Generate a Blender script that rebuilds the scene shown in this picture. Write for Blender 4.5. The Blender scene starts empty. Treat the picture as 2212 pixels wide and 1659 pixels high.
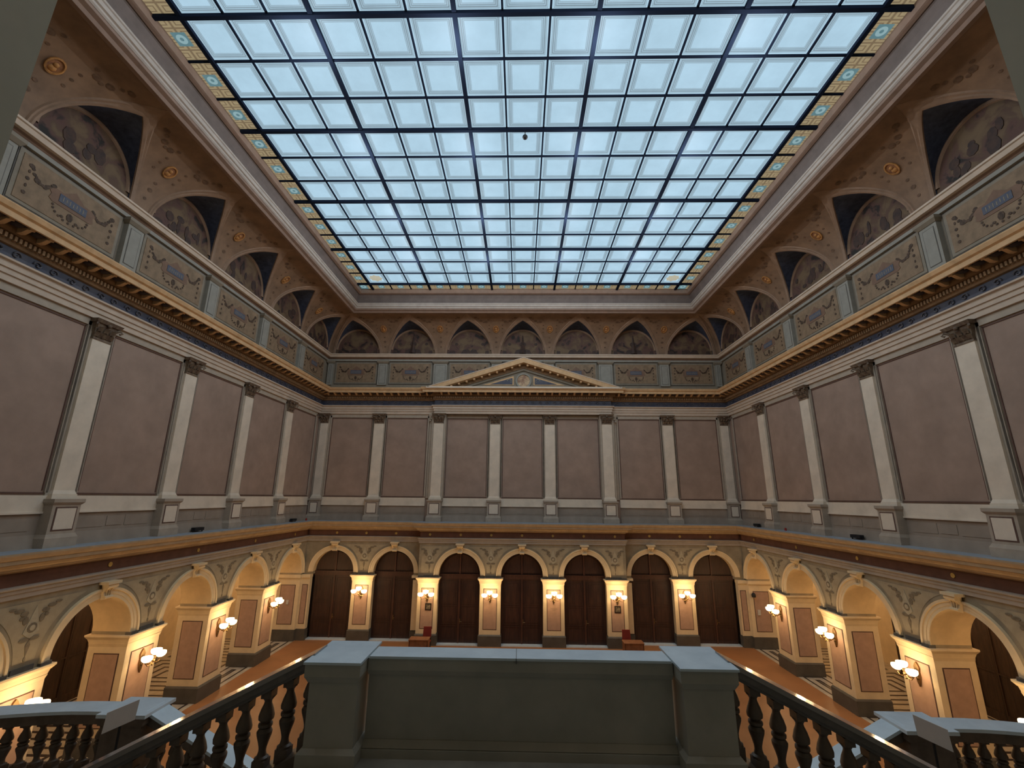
import bpy, bmesh, math, random
from mathutils import Vector, Matrix
random.seed(7)
PI = math.pi
C = bpy.context.scene.collection

# ------------------------------------------------------------------ materials
def nd(nt, t, **k):
    n = nt.nodes.new(t)
    for a, b in k.items():
        if a == 'ins':
            for i, v in b.items(): n.inputs[i].default_value = v
        else: setattr(n, a, b)
    return n
def srgb(r, g, b):
    f = lambda c: (c/255/12.92 if c/255 <= .04045 else ((c/255+.055)/1.055)**2.4)
    return (f(r), f(g), f(b), 1)
MATS = {}
def mat(name, col, rough=.7, noise=.12, scale=3.0, col2=None, metal=0, spec=.4, bump=0, fine=0):
    """painted stone: base colour mottled by noise"""
    m = bpy.data.materials.new(name); m.use_nodes = True; nt = m.node_tree
    b = nt.nodes['Principled BSDF']; b.inputs['Roughness'].default_value = rough
    b.inputs['Metallic'].default_value = metal; b.inputs['Specular IOR Level'].default_value = spec
    tc = nd(nt, 'ShaderNodeTexCoord')
    n = nd(nt, 'ShaderNodeTexNoise', ins={'Scale': scale, 'Detail': 5.0, 'Roughness': .6})
    nt.links.new(tc.outputs['Object'], n.inputs['Vector'])
    r = nd(nt, 'ShaderNodeValToRGB')
    c2 = col2 or tuple(c*(1-noise*2.2) for c in col[:3])+(1,)
    c1 = col if col2 else tuple(min(1, c*(1+noise)) for c in col[:3])+(1,)
    r.color_ramp.elements[0].position = .3; r.color_ramp.elements[1].position = .7
    r.color_ramp.elements[0].color = c2; r.color_ramp.elements[1].color = c1
    nt.links.new(n.outputs['Fac'], r.inputs['Fac']); nt.links.new(r.outputs['Color'], b.inputs['Base Color'])
    if bump:
        n2 = nd(nt, 'ShaderNodeTexNoise', ins={'Scale': scale*8, 'Detail': 4.0})
        nt.links.new(tc.outputs['Object'], n2.inputs['Vector'])
        bp = nd(nt, 'ShaderNodeBump', ins={'Strength': bump, 'Distance': .02})
        nt.links.new(n2.outputs['Fac'], bp.inputs['Height']); nt.links.new(bp.outputs['Normal'], b.inputs['Normal'])
    MATS[name] = m; return m
def emit(name, col, s):
    m = bpy.data.materials.new(name); m.use_nodes = True; b = m.node_tree.nodes['Principled BSDF']
    b.inputs['Base Color'].default_value = (.8, .75, .65, 1)
    b.inputs['Emission Color'].default_value = col; b.inputs['Emission Strength'].default_value = s
    MATS[name] = m; return m

mat('wall_stone', (.37, .265, .21, 1), noise=.08, scale=1.2, bump=.1)
mat('margin', (.45, .385, .31, 1), noise=.06)
mat('pilaster_stone', (.76, .66, .54, 1), noise=.06, scale=2)
mat('edge_red', (.13, .07, .055, 1))
mat('architrave', (.60, .49, .39, 1), noise=.06)
mat('dado', (.34, .275, .22, 1), noise=.12, scale=.8)
mat('pedestal_stone', (.43, .36, .29, 1), noise=.07)
mat('ledge', (.33, .36, .40, 1), noise=.1)
mat('blue_frieze', (.03, .04, .08, 1), col2=(.09, .09, .115, 1), scale=2.2, rough=.5)
mat('corona', (.66, .43, .23, 1), noise=.1)
mat('bed', (.27, .165, .085, 1), noise=.15, scale=4)
mat('coffer', (.035, .022, .02, 1), noise=.2)
mat('attic_stone', (.25, .215, .165, 1), noise=.07)
mat('attic_pil', (.29, .28, .245, 1), noise=.06)
mat('attic_field', (.26, .18, .112, 1), noise=.16, scale=3)
mat('attic_pink', (.20, .12, .08, 1), noise=.1)
mat('plaque', (.055, .08, .14, 1), col2=(.12, .12, .14, 1), scale=8)
mat('garland', (.09, .055, .035, 1), noise=.3, scale=14)
mat('vault', (.27, .172, .108, 1), col2=(.165, .105, .068, 1), scale=1.6)
mat('rib', (.28, .185, .125, 1), noise=.1)
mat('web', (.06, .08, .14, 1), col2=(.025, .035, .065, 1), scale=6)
mat('frame_grey', (.42, .37, .33, 1), noise=.07)
mat('frame_cove', (.15, .12, .11, 1), noise=.1, scale=2)
mat('frame_brown', (.26, .18, .14, 1), noise=.08)
mat('lead', (.012, .018, .035, 1), rough=.9, spec=.02, noise=.02)
mat('cream', (.74, .595, .38, 1), noise=.04, bump=.05)
mat('cream_in', (.66, .50, .29, 1), noise=.05)
mat('spandrel_shade', (.32, .265, .18, 1), noise=.12, scale=2)  # wall tone darkened to paint the shadow band beside the arch mouldings
mat('ornament', (.21, .17, .115, 1), noise=.15, scale=8)
mat('spandrel_field', (.40, .335, .225, 1), noise=.08)  # lighter inner field, leaving the painted shadow band around it
mat('ornament_pale', (.44, .39, .28, 1), noise=.08, scale=8)
mat('sprig', (.15, .09, .055, 1), noise=.2, scale=9)
mat('dentil', (.38, .245, .135, 1), noise=.1)
mat('pink_marble', (.46, .30, .215, 1), noise=.06, scale=4, rough=.45)
mat('panel_line', (.10, .05, .035, 1))
mat('plinth_dark', (.10, .09, .075, 1), noise=.1, rough=.5)
mat('impost', (.12, .11, .10, 1))
mat('brown_frieze', (.15, .065, .04, 1), noise=.12, scale=3)
mat('cornice_tan', (.46, .335, .205, 1), noise=.07)
mat('archi_low', (.40, .34, .28, 1), noise=.05)
mat('gold', (.55, .38, .12, 1), rough=.4, metal=.4)
mat('near_plaster', (.46, .45, .35, 1), noise=.05, scale=2)
mat('marble_cap', (.68, .79, .86, 1), col2=(.52, .62, .70, 1), scale=1.8, rough=.22, spec=.6)
mat('marble_grey', (.48, .455, .39, 1), col2=(.34, .33, .28, 1), scale=1.3, rough=.45)
mat('baluster_stone', (.17, .125, .095, 1), col2=(.10, .075, .055, 1), scale=5, rough=.42)
mat('rail_stone', (.16, .135, .125, 1), col2=(.10, .085, .08, 1), scale=4, rough=.2, spec=.7)
mat('brass', (.24, .15, .065, 1), rough=.35, metal=.8)
mat('frame_black', (.02, .012, .01, 1), rough=.4)
mat('picture', (.16, .13, .09, 1), noise=.4, scale=12)
mat('desk_wood', (.26, .10, .04, 1), noise=.15, scale=5)
mat('red_cloth', (.22, .02, .012, 1), noise=.1)
mat('black', (.012, .012, .014, 1), rough=.5)
mat('white_plastic', (.6, .58, .52, 1), noise=.02)
mat('board', (.62, .56, .52, 1), noise=.03)
mat('aisle_ceiling', (.30, .13, .045, 1), noise=.1)
mat('red_lamp', (.4, .03, .02, 1))
mat('cream_paint', (.7, .52, .32, 1), col2=(.22, .1, .07, 1), scale=5, noise=.3)
emit('bowl_glow', (1, .76, .45, 1), 6)

def wood(name, c1, c2, sx=6):
    m = mat(name, c1, rough=.4); nt = m.node_tree; nt.nodes.clear()
    o = nd(nt, 'ShaderNodeOutputMaterial'); b = nd(nt, 'ShaderNodeBsdfPrincipled', ins={'Roughness': .5})
    tc = nd(nt, 'ShaderNodeTexCoord'); mp = nd(nt, 'ShaderNodeMapping'); mp.inputs['Scale'].default_value = (sx, sx, .6)
    n = nd(nt, 'ShaderNodeTexNoise', ins={'Scale': 3.0, 'Detail': 6.0, 'Distortion': .6})
    r = nd(nt, 'ShaderNodeValToRGB'); r.color_ramp.elements[0].color = c2; r.color_ramp.elements[1].color = c1
    r.color_ramp.elements[0].position = .35; r.color_ramp.elements[1].position = .65
    L = nt.links.new
    L(tc.outputs['Object'], mp.inputs['Vector']); L(mp.outputs[0], n.inputs['Vector']); L(n.outputs['Fac'], r.inputs['Fac'])
    L(r.outputs['Color'], b.inputs['Base Color']); L(b.outputs[0], o.inputs[0]); return m
wood('door_wood', (.055, .02, .011, 1), (.026, .009, .006, 1))
wood('door_rail', (.075, .026, .014, 1), (.04, .014, .008, 1))
wood('cabinet_wood', (.05, .024, .012, 1), (.018, .009, .005, 1))

def mth(nt, op, a, b=None, c=None):
    n = nd(nt, 'ShaderNodeMath', operation=op)
    for i, v in enumerate((a, b, c)):
        if v is None: continue
        if isinstance(v, (int, float)): n.inputs[i].default_value = v
        else: nt.links.new(v, n.inputs[i])
    return n.outputs[0]
def mixc(nt, f, a, b):
    n = nd(nt, 'ShaderNodeMix', data_type='RGBA')
    for s, v in ((n.inputs[0], f), (n.inputs[6], a), (n.inputs[7], b)):
        if isinstance(v, (int, float, tuple)): s.default_value = v
        else: nt.links.new(v, s)
    return n.outputs[2]

SKY = 1.0
def glass_mat():
    """back-lit etched glass: pale field, etched border lines and beads, a little grime"""
    m = bpy.data.materials.new('etched_glass'); m.use_nodes = True; nt = m.node_tree
    b = nt.nodes['Principled BSDF']; b.inputs['Base Color'].default_value = (.02, .024, .03, 1); b.inputs['Roughness'].default_value = .6; b.inputs['Specular IOR Level'].default_value = .1
    uv = nd(nt, 'ShaderNodeUVMap'); sp = nd(nt, 'ShaderNodeSeparateXYZ'); nt.links.new(uv.outputs[0], sp.inputs[0])
    u, v = mth(nt, 'FRACT', sp.outputs[0]), mth(nt, 'FRACT', sp.outputs[1])
    du = mth(nt, 'MINIMUM', u, mth(nt, 'SUBTRACT', 1.0, u)); dv = mth(nt, 'MINIMUM', v, mth(nt, 'SUBTRACT', 1.0, v))
    d = mth(nt, 'MINIMUM', du, dv)
    band = mth(nt, 'MULTIPLY', mth(nt, 'GREATER_THAN', d, .045), mth(nt, 'LESS_THAN', d, .165))
    lines = mth(nt, 'LESS_THAN', mth(nt, 'PINGPONG', mth(nt, 'ADD', d, -.045), .02), .006)
    lines = mth(nt, 'MULTIPLY', lines, band)
    # row of beads in the middle of the border
    t = mth(nt, 'ADD', mth(nt, 'MULTIPLY', mth(nt, 'LESS_THAN', du, dv), v), mth(nt, 'MULTIPLY', mth(nt, 'GREATER_THAN', du, dv), u))
    bead = mth(nt, 'LESS_THAN', mth(nt, 'PINGPONG', t, .014), .007)
    bead = mth(nt, 'MULTIPLY', bead, mth(nt, 'LESS_THAN', mth(nt, 'ABSOLUTE', mth(nt, 'SUBTRACT', d, .085)), .012))
    tc = nd(nt, 'ShaderNodeTexCoord')
    n = nd(nt, 'ShaderNodeTexNoise', ins={'Scale': .9, 'Detail': 6.0, 'Roughness': .65}); nt.links.new(tc.outputs['Object'], n.inputs['Vector'])
    grime = mth(nt, 'ADD', .8, mth(nt, 'MULTIPLY', n.outputs['Fac'], .38))
    base = mixc(nt, mth(nt, 'MULTIPLY', band, .5), (.42, .62, .76, 1), (.26, .37, .44, 1))
    base = mixc(nt, mth(nt, 'MULTIPLY', mth(nt, 'MAXIMUM', lines, bead), .8), base, (.15, .19, .22, 1))
    em = nd(nt, 'ShaderNodeMix', data_type='RGBA', blend_type='MULTIPLY'); em.inputs[0].default_value = 1
    nt.links.new(base, em.inputs[6]); nt.links.new(grime, em.inputs[7])
    nt.links.new(em.outputs[2], b.inputs['Emission Color']); b.inputs['Emission Strength'].default_value = SKY
    MATS['glass'] = m
glass_mat()
def key_mat():
    """back-lit painted border glass: ochre fret with a pale blue flower square"""
    m = bpy.data.materials.new('border_glass'); m.use_nodes = True; nt = m.node_tree
    b = nt.nodes['Principled BSDF']; b.inputs['Base Color'].default_value = (.1, .08, .05, 1)
    uv = nd(nt, 'ShaderNodeUVMap'); sp = nd(nt, 'ShaderNodeSeparateXYZ'); nt.links.new(uv.outputs[0], sp.inputs[0])
    u, v = sp.outputs[0], sp.outputs[1]     # u across (0..1), v along in units of the width
    vf = mth(nt, 'FRACT', v)
    # fret: nested square rings in a 3 x 5 grid of cells
    cu = mth(nt, 'ABSOLUTE', mth(nt, 'SUBTRACT', mth(nt, 'FRACT', mth(nt, 'MULTIPLY', u, 2.0)), .5))
    cv = mth(nt, 'ABSOLUTE', mth(nt, 'SUBTRACT', mth(nt, 'FRACT', mth(nt, 'MULTIPLY', vf, 4.0)), .5))
    q = mth(nt, 'MAXIMUM', cu, cv)
    ring = mth(nt, 'LESS_THAN', mth(nt, 'PINGPONG', mth(nt, 'ADD', q, .03), .125), .045)
    base = mixc(nt, ring, (.36, .29, .17, 1), (.20, .15, .09, 1))
    a = mth(nt, 'ABSOLUTE', mth(nt, 'SUBTRACT', u, .5)); c = mth(nt, 'ABSOLUTE', mth(nt, 'SUBTRACT', vf, .5))
    sq = mth(nt, 'MULTIPLY', mth(nt, 'LESS_THAN', a, .23), mth(nt, 'LESS_THAN', c, .16))
    rr = mth(nt, 'SQRT', mth(nt, 'ADD', mth(nt, 'POWER', a, 2.0), mth(nt, 'POWER', mth(nt, 'MULTIPLY', c, 1.45), 2.0)))
    flower = mth(nt, 'MULTIPLY', mth(nt, 'GREATER_THAN', rr, .06), mth(nt, 'LESS_THAN', rr, .16))
    fl = mixc(nt, flower, (.10, .23, .27, 1), (.28, .46, .50, 1))
    base = mixc(nt, sq, base, fl)
    edge = mth(nt, 'LESS_THAN', u, .12)
    base = mixc(nt, edge, base, (.30, .42, .46, 1))
    nt.links.new(base, b.inputs['Emission Color']); b.inputs['Emission Strength'].default_value = SKY*.8
    MATS['key'] = m
key_mat()
def floor_mat():
    """pale marble with dark inlaid rectangles, one set per arcade bay"""
    m = mat('inlaid_marble', (.5, .45, .36, 1), rough=.35); nt = m.node_tree; b = nt.nodes['Principled BSDF']
    for l in list(b.inputs['Base Color'].links): src = l.from_socket; nt.links.remove(l)
    tc = nd(nt, 'ShaderNodeTexCoord'); sp = nd(nt, 'ShaderNodeSeparateXYZ'); nt.links.new(tc.outputs['Object'], sp.inputs[0])
    X = mth(nt, 'ABSOLUTE', sp.outputs[0]); Y = sp.outputs[1]
    fy = mth(nt, 'ABSOLUTE', mth(nt, 'SUBTRACT', mth(nt, 'FRACT', mth(nt, 'DIVIDE', mth(nt, 'SUBTRACT', Y, 1.04), 3.785)), .5))
    fy = mth(nt, 'MULTIPLY', fy, 3.785)                   # distance from the arch centre line... up to 1.89
    d1 = mth(nt, 'MINIMUM', mth(nt, 'SUBTRACT', 1.15, fy), mth(nt, 'MINIMUM', mth(nt, 'SUBTRACT', X, 12.50), mth(nt, 'SUBTRACT', 13.62, X)))
    bay = mth(nt, 'MULTIPLY', mth(nt, 'GREATER_THAN', d1, 0.0), mth(nt, 'LESS_THAN', mth(nt, 'PINGPONG', mth(nt, 'SUBTRACT', d1, .16), .17), .05))
    bay = mth(nt, 'MULTIPLY', bay, mth(nt, 'GREATER_THAN', d1, .12))
    d2 = mth(nt, 'MINIMUM', mth(nt, 'SUBTRACT', 1.75, fy), mth(nt, 'MINIMUM', mth(nt, 'SUBTRACT', X, 13.75), mth(nt, 'SUBTRACT', 17.3, X)))
    aisle = mth(nt, 'MULTIPLY', mth(nt, 'GREATER_THAN', d2, 0.04), mth(nt, 'LESS_THAN', mth(nt, 'PINGPONG', mth(nt, 'SUBTRACT', d2, .1), .21), .07))
    dark = mth(nt, 'MINIMUM', 1.0, mth(nt, 'ADD', bay, aisle))
    nt.links.new(mixc(nt, dark, src, (.045, .035, .03, 1)), b.inputs['Base Color'])
    MATS['inlay'] = m
floor_mat()
mat('hall_floor', (.36, .165, .068, 1), noise=.07, scale=.7, rough=.42)
mat('stair_stone', (.34, .32, .28, 1), rough=.4)
def lunette_mat(i):
    """old wall painting seen as soft colour masses: ochre ground, dark greenery and blurred red-brown groups"""
    m = mat('lunette_%d' % i, (.2, .13, .08, 1)); nt = m.node_tree; b = nt.nodes['Principled BSDF']
    tc = nd(nt, 'ShaderNodeTexCoord'); mp = nd(nt, 'ShaderNodeMapping'); mp.inputs['Location'].default_value = (i*3.7, i*1.3, i*5.1)
    nt.links.new(tc.outputs['Object'], mp.inputs['Vector'])
    n = nd(nt, 'ShaderNodeTexNoise', ins={'Scale': 1.5, 'Detail': 4.0, 'Distortion': .8}); nt.links.new(mp.outputs[0], n.inputs['Vector'])
    r = nd(nt, 'ShaderNodeValToRGB'); cr = r.color_ramp
    cr.elements[0].position = .36; cr.elements[0].color = (.018, .015, .013, 1)
    cr.elements[1].position = .66; cr.elements[1].color = (.15, .10, .055, 1)
    for p, c in ((.43, (.10, .05, .04, 1)), (.5, (.10, .06, .038, 1)), (.57, (.135, .088, .05, 1))):
        e = cr.elements.new(p); e.color = c
    nt.links.new(n.outputs['Fac'], r.inputs['Fac']); nt.links.new(r.outputs['Color'], b.inputs['Base Color'])
    return m
LUN = [lunette_mat(i) for i in range(5)]

# ------------------------------------------------------------------ mesh builder
class MB:
    def __init__(s): s.v = []; s.f = []; s.m = []; s.uv = {}; s.mi = 0
    def add(s, vs, fs, mi=None, uvs=None):
        o = len(s.v); s.v += [tuple(p) for p in vs]
        for k, f in enumerate(fs):
            if uvs: s.uv[len(s.f)] = uvs[k]
            s.f.append([o+i for i in f]); s.m.append(s.mi if mi is None else mi)
    def box(s, x0, x1, y0, y1, z0, z1, mi=None):
        s.add([(x, y, z) for x in (x0, x1) for y in (y0, y1) for z in (z0, z1)],
              [(0, 1, 3, 2), (4, 6, 7, 5), (0, 4, 5, 1), (2, 3, 7, 6), (0, 2, 6, 4), (1, 5, 7, 3)], mi)
    def frustum(s, a, b, z0, z1, mi=None):     # a,b = (x0,x1,y0,y1) below and above
        q = [(a[i], a[j], z0) for i, j in ((0, 2), (1, 2), (1, 3), (0, 3))] + [(b[i], b[j], z1) for i, j in ((0, 2), (1, 2), (1, 3), (0, 3))]
        s.add(q, [(3, 2, 1, 0), (4, 5, 6, 7)]+[(i, (i+1) % 4, 4+(i+1) % 4, 4+i) for i in range(4)], mi)
    def prism(s, pts, y0, y1, mi=None):        # polygon in x,z extruded in y
        n = len(pts)
        s.add([(p[0], y0, p[1]) for p in pts]+[(p[0], y1, p[1]) for p in pts],
              [list(range(n)), list(range(2*n-1, n-1, -1))]+[(i, n+i, n+(i+1) % n, (i+1) % n) for i in range(n)], mi)
    def lathe(s, prof, c=(0, 0, 0), seg=16, mi=None, a0=0, a1=2*PI):
        full = abs(a1-a0-2*PI) < 1e-6; k = seg if full else seg+1; n = len(prof); vs = []
        for i in range(k):
            a = a0+(a1-a0)*i/seg
            vs += [(c[0]+r*math.cos(a), c[1]+r*math.sin(a), c[2]+z) for r, z in prof]
        fs = []
        for i in range(seg):
            j = (i+1) % k
            for q in range(n-1): fs.append((i*n+q, j*n+q, j*n+q+1, i*n+q+1))
        s.add(vs, fs, mi)
    def tube(s, pts, r, seg=8, mi=None, cap=True):
        pts = [Vector(p) for p in pts]; n = len(pts); vs = []; up = Vector((0, 0, 1))
        for i, p in enumerate(pts):
            t = (pts[min(i+1, n-1)]-pts[max(i-1, 0)]).normalized()
            a = t.cross(up)
            if a.length < 1e-3: a = t.cross(Vector((1, 0, 0)))
            a.normalize(); b = t.cross(a)
            rr = r[i] if isinstance(r, (list, tuple)) else r
            vs += [p+(a*math.cos(2*PI*k/seg)+b*math.sin(2*PI*k/seg))*rr for k in range(seg)]
        fs = [(i*seg+k, i*seg+(k+1) % seg, (i+1)*seg+(k+1) % seg, (i+1)*seg+k) for i in range(n-1) for k in range(seg)]
        if cap: fs += [list(range(seg))[::-1], list(range((n-1)*seg, n*seg))]
        s.add(vs, fs, mi)
    def ball(s, c, r, sx=1, sz=1, mi=None, seg=12, rings=8):
        s.lathe([(max(1e-4, r*math.sin(PI*k/rings))*sx, -r*sz*math.cos(PI*k/rings)) for k in range(rings+1)], c, seg, mi)
    def disc(s, cx, cz, rx, rz, y, mi=None, seg=20, yb=None):
        pts = [(cx+rx*math.cos(2*PI*k/seg), cz+rz*math.sin(2*PI*k/seg)) for k in range(seg)]
        s.prism(pts, y, y+.02 if yb is None else yb, mi)
    def build(s, name, mats, parent=None, loc=None, rz=0, smooth=None, bevel=0):
        me = bpy.data.meshes.new(name); me.from_pydata(s.v, [], s.f)
        if not isinstance(mats, (list, tuple)): mats = [mats]
        for m in mats: me.materials.append(MATS[m] if isinstance(m, str) else m)
        for p, mi in zip(me.polygons, s.m): p.material_index = mi
        if s.uv:
            ul = me.uv_layers.new(name='UVMap')
            for p in me.polygons:
                if p.index in s.uv:
                    for li, c in zip(p.loop_indices, s.uv[p.index]): ul.data[li].uv = c
        else:
            bm = bmesh.new(); bm.from_mesh(me); bmesh.ops.recalc_face_normals(bm, faces=bm.faces)
            if bevel: bmesh.ops.bevel(bm, geom=bm.edges, offset=bevel, segments=1, affect='EDGES')
            bm.to_mesh(me); bm.free()
        if smooth:
            me.shade_smooth(); me.set_sharp_from_angle(angle=math.radians(smooth))
        o = bpy.data.objects.new(name, me); C.objects.link(o)
        if parent: o.parent = parent
        if loc: o.location = loc
        o.rotation_euler.z = rz
        return o
def tag(o, label=None, cat=None, group=None, kind=None):
    if label: o['label'] = label
    if cat: o['category'] = cat
    if group: o['group'] = group
    if kind: o['kind'] = kind
    return o
def empty(name, loc=(0, 0, 0), rz=0, **k):
    o = bpy.data.objects.new(name, None); o.empty_display_size = .2; C.objects.link(o); o.location = loc; o.rotation_euler.z = rz
    return tag(o, **k)
KIDS = {}
def copy_tree(o, parent=None, kids=None):
    c = o.copy(); C.objects.link(c)
    if parent: c.parent = parent
    for ch in [x for x in ALL_CH(o)]: copy_tree(ch, c)
    return c
def ALL_CH(o): return list(o.children)
def put(proto, used, loc, rz, **k):
    """first use moves the prototype itself, later ones are copies"""
    if not used: used.append(1); r = proto
    else: r = copy_tree(proto)
    r.location = loc; r.rotation_euler.z = rz
    return tag(r, **k)
ORD = ['first', 'second', 'third', 'fourth', 'fifth', 'sixth', 'seventh', 'eighth']

def sweep(path, prof, closed=True):
    """profile (d = distance into the room, z) swept along a plan polyline with mitred corners; room on the right of travel"""
    n = len(path); off = []
    for i in range(n):
        p = Vector(path[i])
        a = Vector(path[i-1]) if (closed or i > 0) else None; b = Vector(path[(i+1) % n]) if (closed or i < n-1) else None
        ds = [(p-a).normalized() if a is not None else None, (b-p).normalized() if b is not None else None]
        ns = [Vector((d.y, -d.x)) for d in ds if d is not None]
        if len(ns) == 1: m = ns[0]
        else:
            m = (ns[0]+ns[1]); m = m/ m.dot(ns[0]) if m.length > 1e-6 else ns[0]
        off.append(m)
    k = len(prof); vs = []
    for i in range(n):
        for d, z in prof: vs.append((path[i][0]+off[i].x*d, path[i][1]+off[i].y*d, z))
    fs = []
    for i in range(n if closed else n-1):
        j = (i+1) % n
        for q in range(k-1): fs.append((i*k+q, j*k+q, j*k+q+1, i*k+q+1))
    return vs, fs

# ------------------------------------------------------------------ key dimensions (metres; floor 0, eye 7.68)
XU, YU = 12.86, 27.66          # upper wall face
XL, YL, YC = 12.45, 27.0, 26.4  # lower arcade face, back wall face, its central projection
Y0 = 1.6                       # near end wall
UP_Y = [23.82, 20.03, 16.24, 12.45, 8.66]
PIER_Y = [23.56, 19.78, 15.99, 12.2, 8.41, 4.62]
ARCH_Y = [25.45, 21.67, 17.885, 14.1, 10.31, 6.52]
SIDE = {'left': (-1, PI/2), 'right': (1, -PI/2)}
def sidepos(side, X, Y): s, rz = SIDE[side]; return (s*X, Y, 0), rz

# ================================================================== UPPER WALLS
def quad_wall(name, pts, m):
    b = MB(); b.add(pts, [(0, 1, 2, 3)]); return b.build(name, m)
walls = {}
for side in ('left', 'right'):
    s, rz = SIDE[side]
    b = MB(); b.box(min(s*XU, s*(XU+.6)), max(s*XU, s*(XU+.6)), Y0-1, YU+.6, 6.2, 16.7)
    walls[side] = tag(b.build('wall_'+side, 'wall_stone'), kind='structure')
b = MB(); b.box(-XU, XU, YU, YU+.6, 6.2, 16.7)
walls['back'] = tag(b.build('wall_back', 'wall_stone'), kind='structure')

def upper_panel(w, side, loc, rz):
    """field between two pilasters: red edge line, raised margin strips, band and moulded dado below"""
    e = w/2
    b = MB()
    for x in (-1, 1): b.box(x*e-.09 if x > 0 else -e, e if x > 0 else -e+.09, -.05, .0, 7.69, 12.62)
    b.box(-e, e, -.05, 0, 12.5, 12.72)
    f = b.build('margin', 'margin', walls[side], loc, rz)
    b = MB()
    for x in (-1, 1): b.box(x*(e-.13)-.015, x*(e-.13)+.015, -.02, 0, 7.75, 12.46)
    b.box(-e+.12, e-.12, -.02, 0, 12.43, 12.46); b.box(-e+.1, e-.1, -.03, 0, 7.66, 7.70)
    b.build('edge_line', 'edge_red', walls[side], loc, rz)
    b = MB(); b.box(-e, e, -.06, 0, 7.19, 7.62); b.box(-e, e, -.09, 0, 7.15, 7.2)
    b.build('pale_band', 'pilaster_stone', walls[side], loc, rz)
    b = MB()
    b.box(-e, e, -.02, 0, 6.27, 7.16); b.frustum((-e, e, -.12, 0), (-e, e, -.04, 0), 6.27, 6.62)
    b.box(-e+.25, -.38, -.032, 0, 6.72, 7.04); b.box(.38, e-.25, -.032, 0, 6.72, 7.04); b.box(-.28, .28, -.036, 0, 6.74, 7.02)
    b.build('dado', 'dado', walls[side], loc, rz, bevel=0)
ys = [27.4]+UP_Y+[4.87, 2.2]
for side in ('left', 'right'):
    for a, c in zip(ys[:-1], ys[1:]):
        loc, rz = sidepos(side, XU, (a+c)/2); upper_panel(a-c-(.72 if a < 27 else .4), side, loc, rz)
UX = [-12.5, -9.0, -5.2, -1.70, 1.70, 5.2, 9.0, 12.5]
for a, c in zip(UX[:-1], UX[1:]):
    w = c-a-.72; cx_ = (a+c)/2
    if abs(a) == 9.0 and a < 0: w -= .3; cx_ -= .15
    if abs(c) == 9.0 and c > 0: w -= .3; cx_ += .15
    upper_panel(w, 'back', (cx_, YU, 0), 0)

# pilaster prototype: local origin on the wall face, room towards -y
def make_pilaster(shallow=.12, w=.60, extra=0):
    r = empty('pilaster')
    d = shallow+extra
    b = MB(); h = w/2
    b.box(-h-.15, h+.15, -d-.25, 0, 6.27, 6.52); b.frustum((-h-.15, h+.15, -d-.25, 0), (-h-.1, h+.1, -d-.2, 0), 6.52, 6.62)
    b.box(-h-.09, h+.09, -d-.19, 0, 6.62, 7.38)
    b.frustum((-h-.10, h+.10, -d-.2, 0), (-h-.14, h+.14, -d-.25, 0), 7.38, 7.44); b.box(-h-.14, h+.14, -d-.25, 0, 7.44, 7.53)
    pe = b.build('pedestal', 'pedestal_stone', r)
    b = MB(); y = -d-.195
    b.box(-h+.0, h-.0, y-.005, y+.01, 6.70, 7.32); b.build('panel_border', 'edge_red', pe)
    b = MB(); b.box(-h+.035, h-.035, y-.012, y+.01, 6.735, 7.285); b.build('inset_panel', 'pilaster_stone', pe)
    b = MB(); b.box(-h-.08, h+.08, -d-.08, 0, 7.53, 7.60); b.box(-h-.05, h+.05, -d-.05, 0, 7.60, 7.66); b.frustum((-h-.04, h+.04, -d-.04, 0), (-h, h, -d, 0), 7.66, 7.76); b.build('base', 'pilaster_stone', r)
    b = MB(); b.box(-h, h, -d, 0, 7.76, 12.12); b.build('shaft', 'pilaster_stone', r)
    b = MB(); b.box(-h-.13, -h, -d+.07, 0, 7.6, 12.72); b.box(h, h+.13, -d+.07, 0, 7.6, 12.72); b.build('flank_strip', 'margin', r)
    # carved capital: bell, two rows of leaves, corner volutes, abacus
    b = MB()
    b.box(-h-.01, h+.01, -d-.02, 0, 12.12, 12.18)
    b.frustum((-h+.02, h-.02, -d+.01, 0), (-h-.06, h+.06, -d-.08, 0), 12.18, 12.62)
    for row, (z, n, k) in enumerate(((12.2, 4, .0), (12.36, 3, .05))):
        for i in range(n):
            x = (i-(n-1)/2)*w/n
            b.add([(x-.07, -d-.0-k, z), (x+.07, -d-k, z), (x+.085, -d-.06-k, z+.14), (x-.085, -d-.06-k, z+.14), (x, -d-.13-k, z+.13), (x, -d-.03-k, z+.02)],
                  [(0, 5, 3), (5, 4, 3), (5, 1, 2), (5, 2, 4), (3, 4, 2)])
    for x in (-1, 1):
        b.tube([(x*(h-.0), -d-.06, 12.52), (x*(h+.09), -d-.14, 12.58), (x*(h+.12), -d-.17, 12.52), (x*(h+.07), -d-.13, 12.47)], .035, 6)
    b.ball((0, -d-.13, 12.6), .06)
    b.frustum((-h-.1, h+.1, -d-.12, 0), (-h-.14, h+.14, -d-.18, 0), 12.62, 12.72)
    b.build('capital', 'cap_stone', r, smooth=40)
    return r
mat('cap_stone', (.24, .185, .125, 1), col2=(.10, .06, .045, 1), scale=9)
P = make_pilaster(); used = []
for side in ('left', 'right'):
    for i, y in enumerate(UP_Y):
        loc, rz = sidepos(side, XU, y)
        put(P, used, loc, rz, cat='pilaster', group='tall upper wall pilasters',
            label='tall cream pilaster on the upper %s wall, %s from the back corner' % (side, ORD[i]))
for x in (-9.0, -1.70, 1.70, 9.0):
    lab = ('outer' if abs(x) > 5 else 'inner, under the pediment,')
    put(P, used, (x, YU, 0), 0, cat='pilaster', group='tall upper wall pilasters',
        label='tall cream pilaster on the upper back wall, %s %s of centre' % (lab, 'left' if x < 0 else 'right'))
P2 = make_pilaster(extra=.25); u2 = []
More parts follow.
